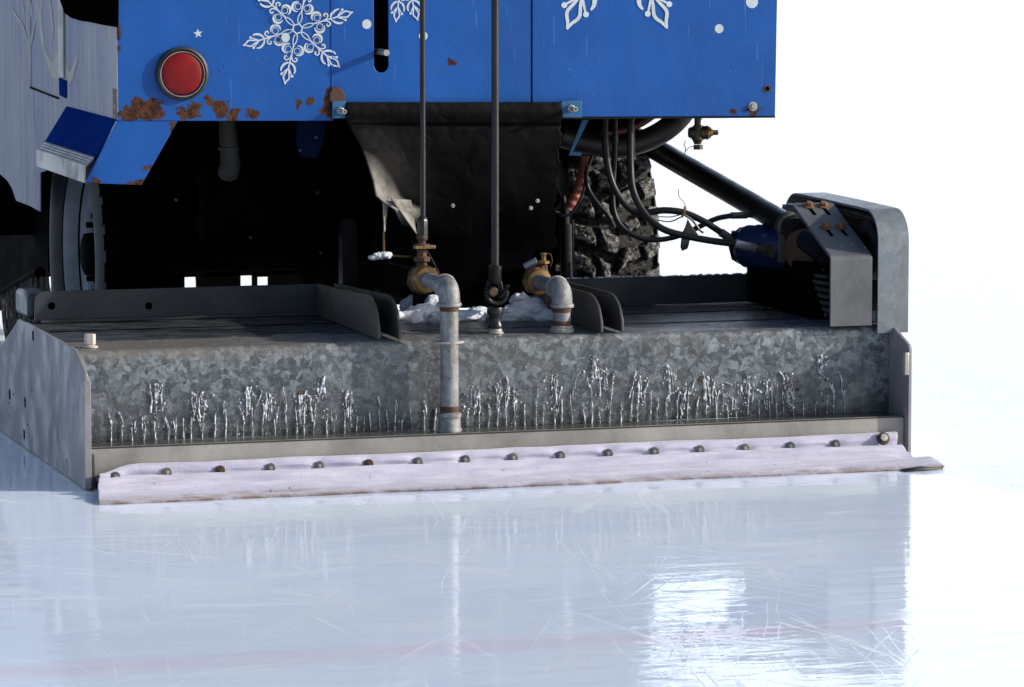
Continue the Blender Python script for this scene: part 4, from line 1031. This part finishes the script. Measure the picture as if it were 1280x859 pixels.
# left valve and its thin rod
Yv = Yp + .26; Xv = at(526, 330, Y=Yv).x
zz = lambda py: at(527, py, Y=Yv).z
rod1 = MB().tube([(Xv + .003, Yv - .01, zz(292)), (Xv + .003, Yv - .01, 1.25), (at(531, 0, Y=Yv - .01).x, Yv - .01, 2.0)], .0068, 16).build('valve_rod', 'rod_steel', ROOT)
MB().lathe([(.013, zz(300)), (.014, zz(298)), (.0135, zz(276)), (.011, zz(272)), (.007, zz(270))], (Xv + .002, Yv - .01, 0), (0, 0, 1), 8, smooth=False).build('rod_coupling', 'rod_steel', rod1)
vl = MB()
vl.lathe([(.008, zz(288)), (.016, zz(296)), (.010, zz(300)), (.010, zz(304)), (.020, zz(305)), (.021, zz(309)), (.012, zz(311)), (.013, zz(320)), (.021, zz(321)), (.021, zz(326)), (.013, zz(328)), (.014, zz(334)), (.027, zz(337))], (Xv, Yv - .01, 0), (0, 0, 1), 8, smooth=False)
vl.blob((Xv - .002, Yv, zz(350)), .036, (.9, 1, 1), .12, seed=5)
vlo = vl.build('water_valve', 'rusty_iron', ROOT, bevel=.001)
MB().box(Xv - .022, Xv + .030, Yv - .03, Yv - .006, zz(310), zz(306)).build('valve_lever', 'bronze', vlo, bevel=.001)
MB().tube([at(533, 312, Y=Yv - .03), at(545, 334, Y=Yv - .06), at(549, 342, Y=Yv - .06)], .0015, 6).build('wire', 'rod_steel', vlo)
MB().tube([(Xv, Yv, zz(350)), (Xv - .02, Yv + .25, zz(350))], .024, 18).build('feed_pipe', 'dark_underside', vlo)
# right valve
Yw = Yq + .25; Xw = at(676, 330, Y=Yw).x; zw = lambda py: at(676, py, Y=Yw).z
vr = MB().blob((Xw - .01, Yw, zt2 + .002), .034, (1, 1, 1), .12, seed=9)
vr.lathe([(.020, zw(340)), (.020, zw(332)), (.015, zw(330)), (.012, zw(327))], (Xw - .002, Yw, 0), (0, 0, 1), 8, smooth=False)
vro = vr.build('water_valve', 'rusty_iron', ROOT, bevel=.001)
MB().lathe([(.016, zw(329)), (.016, zw(326)), (.007, zw(325)), (.006, zw(319)), (.008, zw(318)), (.008, zw(316)), (0, zw(316))], (Xw + .004, Yw - .01, 0), (0, 0, 1), 8, smooth=False).build('valve_stem', 'bronze', vro)
MB().tube([at(*q, Y=Yw - .02) for q in [(683, 317), (688, 318), (690, 326), (688, 333)]], .0014, 6, cr=4).build('wire', 'rusty_iron', vro)
MB().tube([at(656, 334, Y=Yw), at(671, 326, Y=Yw - .01)], .010, 12).build('lever', 'crimp_steel', vro)
MB().tube([(Xw - .01, Yw, zt2), (Xw - .02, Yw + .22, zt2)], .022, 18).build('feed_pipe', 'dark_underside', vro)

# --- towel
TL = at(125, 600, Y=0).x
WASH = [148, 211, 277, 340, 401, 462, 524, 583, 643, 702, 762, 820, 877, 934, 991, 1048]
WX = [at(px, 592 - (px - 148) * .0395, Y=-.03).x for px in WASH]
TP = catmull([Vector((y_, z_, 0)) for y_, z_ in [(.022, .052), (.016, .0585), (.004, .0585), (-.005, .053), (-.0075, .047), (-.0085, .041), (-.007, .0355), (-.018, .0300), (-.035, .0375), (-.052, .0305), (-.075, .0190), (-.100, .0215), (-.135, .0165), (-.170, .0125), (-.205, .009), (-.226, .0065), (-.236, .0025)]], 8)
TL_ = [0]
for a_, b_ in zip(TP, TP[1:]): TL_.append(TL_[-1] + (b_ - a_).length)
def tprof(k):
    # spend more of the mesh on the rolled hem and the bolted crease
    d = TL_[-1] * max(0, min(1, k)) ** 1.25
    for i in range(len(TP) - 1):
        if d <= TL_[i + 1] + 1e-9:
            t_ = (d - TL_[i]) / (TL_[i + 1] - TL_[i]); p_ = TP[i].lerp(TP[i + 1], t_); return p_.x, p_.y
    return TP[-1].x, TP[-1].y
def k_of_z(zz_):
    best = 0
    for i in range(400):
        k = i / 400; y_, z_ = tprof(k)
        if y_ < 0 and z_ <= zz_: return k
    return .2
def towel(u, v):
    """u along the machine, v from the bolted top edge down to the trailing hem"""
    x = .035 + u * (2.05 - .035)
    q = Vector((x * 6, v * 3, 0)); wob = noise.noise(Vector((x * 3.1, 1.7, 0)))
    ztop = .057 + .006 * u + .0055 * wob + .0022 * noise.noise(Vector((x * 9, 5, 0)))
    endl = math.exp(-((u) / .022) ** 2); endr = math.exp(-((1 - u) / .022) ** 2)
    ztop -= .026 * endl + .012 * endr
    k = v
    y, z = tprof(k)
    z += (ztop - .058) * max(0, 1 - k * 3)
    if k > .13:
        kk = (k - .13) / .87
        amp = min(1, kk * 5) * (1 - .75 * kk ** 4)
        dw = min(abs(x - w_) for w_ in WX); near = math.exp(-(dw / .022) ** 2) * math.exp(-((k - .22) / .10) ** 2)
        amp *= 1 - .9 * near
        f = noise.noise(Vector((x * 1.5 + kk * 1.2, kk * 7, 2))) + .65 * noise.noise(Vector((x * 3.2 + kk * 2, kk * 14, 4))) + .20 * noise.noise(Vector((x * 11 + kk * 12, kk * 18, 6)))
        z += .0115 * amp * f; y -= .012 * amp * f
        z -= .004 * near
        y -= .006 * math.sin(x * 50) * math.exp(-((k - .25) / .05) ** 2) * .3
    y += .012 * noise.noise(Vector((x * 4, 9, 0))) * k ** 3
    x += -.022 * endl * (v ** 1.2) * 2.4 + .004 * noise.noise(Vector((v * 9, 1, u)))
    if u > .97: x += (.05 * (u - .97) / .03) * max(0, v - .35)
    if endr > .05: y += -.03 * endr * (1 - v) * 0; z += .010 * endr * math.sin(v * 9)
    if endl > .02: z += .012 * endl * abs(math.sin(v * 9)) * (1 - v); y -= .020 * endl * (1 - v); z -= .012 * endl * (1 - v)
    return (x, y, max(z, .0022))
tw = MB().grid(towel, 900, 80).build('towel', 'towel_cloth', ROOT, angle=180)
tw['label'] = 'long pale lavender terry towel bolted along the board and trailing on the ice'
ts = tw.modifiers.new('thickness', 'SOLIDIFY'); ts.thickness = .004; ts.offset = -1
for i, px in enumerate([148, 211, 277, 340, 401, 462, 524, 583, 643, 702, 762, 820, 877, 934, 991, 1048]):
    x = WX[i]
    u = (x - .035) / 2.015; v = k_of_z(.0415)
    q = Vector(towel(u, v)); nw = Vector((random.uniform(-.25, -.05), -1, .16)).normalized(); q = q + nw * .004
    bad = i in (2, 5)
    q = q + Vector((0, -.0016, .0012))
    MB().lathe([(.0055, -.004), (.0118, -.004), (.0118, .0002), (.0112, .0006), (.0068, .0006), (.0066, -.0006), (.0050, -.0006)], q, nw, 22, smooth=False).build('washer', 'rusty_iron' if bad else 'washer_steel', tw)
    MB().lathe([(.0048, -.003), (.0048, .0012), (.0040, .0014), (0, .0014)], q, nw, 6, smooth=False).build('bolt', 'rusty_iron' if bad else 'bolt_zinc', tw)
q = Vector(towel((at(1105, 552, Y=-.02).x - .035) / 2.015, k_of_z(.042))) + Vector((0, -.006, .004))
bw = MB().lathe([(0, -.003), (.0165, -.003), (.0165, .002), (.011, .003)], q, Vector((0, -.9, .42)), 22).build('washer', 'rusty_iron', tw)
MB().lathe([(.010, .002), (.010, .009), (0, .010)], q, Vector((0, -.9, .42)), 6, smooth=False).build('bolt', 'bolt_zinc', tw)
e0 = at(1128, 587, Z=.004); e1 = at(1177, 584, Z=.004)
MB().add([e0 + Vector((0, .012, 0)), e0 + Vector((0, -.022, 0)), (e1 + e0) / 2 + Vector((0, -.020, .002)), e1 + Vector((.0, -.010, 0)), e1 + Vector((-.005, .014, .002)), (e0 + e1) / 2 + Vector((0, .012, .004))], [(0, 1, 2, 5), (5, 2, 3, 4)]).build('batten_end', 'gusset_steel', tw).modifiers.new('t', 'SOLIDIFY').thickness = .005

# ------------------------------------------------------------------ water running down the plate
def strand(mb, rnd, px, y0, y1, drift=0, lo=.0007, hi=.0022, wob=.5):
    """a thread of water from pixel height y0 (low) up to y1, thickness wandering"""
    n_ = max(4, int(abs(y0 - y1) / 1.7)); pts = []; rs = []; x = px; hx = 0; r_ = rnd.uniform(lo, hi)
    for i in range(n_ + 1):
        t_ = i / n_
        q = at(x, y0 + (y1 - y0) * t_, Y=.127); q.y = .1280 - rnd.uniform(0, .0012); pts.append(q)
        r_ += rnd.gauss(0, (hi - lo) * .35); r_ = max(lo, min(hi, r_))
        rs.append(r_ * (.35 if i in (0, n_) and drift else 1))
        hx = hx * .82 + rnd.gauss(drift * .16, wob * .45); x += hx
    mb.tube(pts, rs, 6)
    return x
def water():
    mb = MB(); rnd = random.Random(11); x = 139; cols = []
    while x < 1062:
        if not (543 < x < 583): cols.append(x)
        x += rnd.choice([9, 11, 12.5, 13, 15]) * rnd.uniform(.92, 1.08)
    tall = [(197, 480, 8), (250, 490, 14), (312, 482, 12), (335, 490, 8), (378, 492, 14), (400, 470, 8), (436, 488, 10), (592, 482, 10), (622, 478, 10), (642, 484, 9), (692, 468, 9), (742, 444, 9), (756, 462, 10), (800, 468, 9), (836, 456, 10), (856, 480, 10), (885, 470, 8), (912, 478, 12), (935, 470, 9), (960, 474, 8), (985, 468, 9), (1027, 444, 8)]
    for j, px in enumerate(cols):
        yb = 553.5 - (px - 120) * .037
        h = rnd.choice([24, 32, 40, 48]) * rnd.uniform(.85, 1.15)
        strand(mb, rnd, px, yb, yb - h * .75, 0, .0008, .0018, .16)
        x1 = px
        for k in range(rnd.choice([0, 1, 1, 2])):
            strand(mb, rnd, px + rnd.gauss(0, 1.2), yb - h * rnd.uniform(.45, .75), yb - h * rnd.uniform(.9, 1.35), rnd.choice([-1, 1]) * rnd.uniform(.1, .7), .0005, .0018, .6)
        if rnd.random() < .5:
            for k in range(rnd.randint(4, 9)):
                q = at(px + rnd.gauss(0, 3), yb - rnd.uniform(3, h), Y=.127)
                mb.blob((q.x, .1285, q.z), rnd.uniform(.0007, .0017), (1, .6, rnd.uniform(1, 2)), .4, seed=j + k, sub=1)
    for (px, top, w_) in tall:
        yb = 553.5 - (px - 120) * .037
        for k in range(6):
            x0 = px + rnd.gauss(0, w_ * .36); y0 = top + rnd.uniform(14, 40)
            strand(mb, rnd, x0, min(yb, y0), top + abs(rnd.gauss(0, 9)), 0, .0006, rnd.choice([.0014, .0020, .0030]), .36)
        for k in range(46):
            q = at(px + rnd.gauss(0, w_ * .55), top + abs(rnd.gauss(6, 20)), Y=.127)
            mb.blob((q.x, .1285, q.z), rnd.uniform(.0006, .0024), (rnd.uniform(.7, 1.6), .6, rnd.uniform(.8, 2.4)), .6, seed=k + px, sub=1)
    for k in range(170):       # loose drops over the wet face
        px = rnd.uniform(125, 1100); q = at(px, rnd.gauss(488, 22) - (px - 120) * .03, Y=.127)
        mb.blob((q.x, .1287, q.z), rnd.uniform(.0005, .0013), (1, .6, rnd.uniform(.8, 1.8)), .3, seed=k, sub=1)
    return mb
wa = water().build('running_water', 'clear_water', angle=180)
tag(wa, 'thin runs and splashes of clear water trickling down the spangled galvanised plate', 'water', 'stuff')
# ------------------------------------------------------------------ snow caught on the deck
def snow(name, pts, label):
    mb = MB()
    for i, (px, py, Y, r_, sx, sz) in enumerate(pts):
        q = at(px, py, Y=Y); mb.blob((q.x, q.y, max(q.z, ZD + .004)), r_ * 1.2, (sx, 1, sz), .20, seed=i + len(label), sub=4)
        for k_ in range(9):
            a_ = random.uniform(0, 6.28); rr_ = r_ * random.uniform(.7, 1.25)
            mb.blob((q.x + rr_ * sx * math.cos(a_), q.y - rr_ * .5, max(ZD + .004, q.z + rr_ * sz * .8 * math.sin(a_))), r_ * random.uniform(.2, .55), (1.2, 1, .8), .2, seed=i * 9 + k_, sub=3)
    o = mb.build(name, 'packed_snow', angle=180); tag(o, label, 'snow')
snow('snow_heap', [(530, 396, .55, .035, 1.3, .8), (513, 398, .52, .028, 1.4, .6), (543, 384, .60, .032, 1, 1), (520, 385, .66, .03, 1.1, 1), (530, 373, .74, .035, 1, 1), (552, 398, .5, .026, 1.4, .6)], 'dirty snow heap on the deck behind the tall elbow pipe')
snow('snow_heap', [(585, 396, .52, .022, 2.0, .6), (598, 392, .56, .022, 1.2, .7), (640, 396, .5, .024, 1.5, .8), (658, 390, .52, .03, 1.3, .9), (678, 396, .48, .028, 1.6, .7), (650, 383, .6, .03, 1, 1), (668, 383, .58, .022, 1, .8), (692, 398, .46, .018, 1.4, .6)], 'white snow heap on the deck between lift rod and short elbow pipe')
snow('snow_clump', [(474, 320, .60, .010, 1.2, .8), (480, 319, .60, .012, 1.5, .6), (466, 322, .60, .007, 1.5, .8)], 'tiny snow clump clinging to the yellow cable by the torn curtain')

# ------------------------------------------------------------------ light
SUN_EL, SUN_AZ = R(20), R(18)      # azimuth turned from +X towards the camera side
S = Vector((math.cos(SUN_AZ) * math.cos(SUN_EL), -math.sin(SUN_AZ) * math.cos(SUN_EL), math.sin(SUN_EL)))
sd = bpy.data.lights.new('sun', 'SUN'); sd.energy = 5; sd.angle = R(.5); sd.color = (1, .945, .86)
so_ = bpy.data.objects.new('sun', sd); col.objects.link(so_); so_.rotation_euler = S.to_track_quat('Z', 'Y').to_euler()
w = bpy.data.worlds.new('World'); scene.world = w; w.use_nodes = True
nt = w.node_tree; bg = nt.nodes['Background']
sky = nt.nodes.new('ShaderNodeTexSky'); sky.sky_type = 'NISHITA'; sky.sun_disc = False
sky.sun_elevation = SUN_EL; sky.sun_rotation = math.atan2(S.x, S.y)
sky.dust_density = 3.0; sky.air_density = 1.0; sky.ozone_density = 2.0
# bright haze added along the horizon, weighted forward to whiten the ice
geo = nt.nodes.new('ShaderNodeNewGeometry'); sx_ = nt.nodes.new('ShaderNodeSeparateXYZ')
tc = nt.nodes.new('ShaderNodeTexCoord'); nt.links.new(tc.outputs['Generated'], sx_.inputs[0])
def wm(op, a, b):
    n_ = nt.nodes.new('ShaderNodeMath'); n_.operation = op
    for i, v in enumerate((a, b)):
        if isinstance(v, (int, float)): n_.inputs[i].default_value = v
        else: nt.links.new(v, n_.inputs[i])
    return n_.outputs[0]
def wr(f, st):
    n_ = nt.nodes.new('ShaderNodeValToRGB'); nt.links.new(f, n_.inputs[0])
    for e, (p_, c_) in zip(n_.color_ramp.elements, st): e.position = p_; e.color = (c_, c_, c_, 1)
    return n_.outputs[0]
el = wr(sx_.outputs[2], [(.10, 1), (.42, 0)])
az = wm('ADD', wm('MULTIPLY', sx_.outputs[0], .45), wm('MULTIPLY', sx_.outputs[1], .89))
azf = wr(wm('ADD', wm('MULTIPLY', az, .5), .5), [(.35, .10), (.85, 1)])
hz_ = wm('MULTIPLY', el, azf)
mx_ = nt.nodes.new('ShaderNodeMix'); mx_.data_type = 'RGBA'
nt.links.new(hz_, mx_.inputs[0]); nt.links.new(sky.outputs[0], mx_.inputs[6]); mx_.inputs[7].default_value = (12.6, 14.0, 16.5, 1)
nt.links.new(mx_.outputs[2], bg.inputs[0]); bg.inputs[1].default_value = .15
scene.view_settings.view_transform = 'Standard'; scene.view_settings.look = 'None'
scene.view_settings.exposure = 0; scene.view_settings.gamma = 1
scene.cycles.use_denoising = True
scene.cycles.max_bounces = 10; scene.cycles.transmission_bounces = 8
scene.cycles.caustics_reflective = False; scene.cycles.caustics_refractive = False
scene.cycles.sample_clamp_indirect = 6
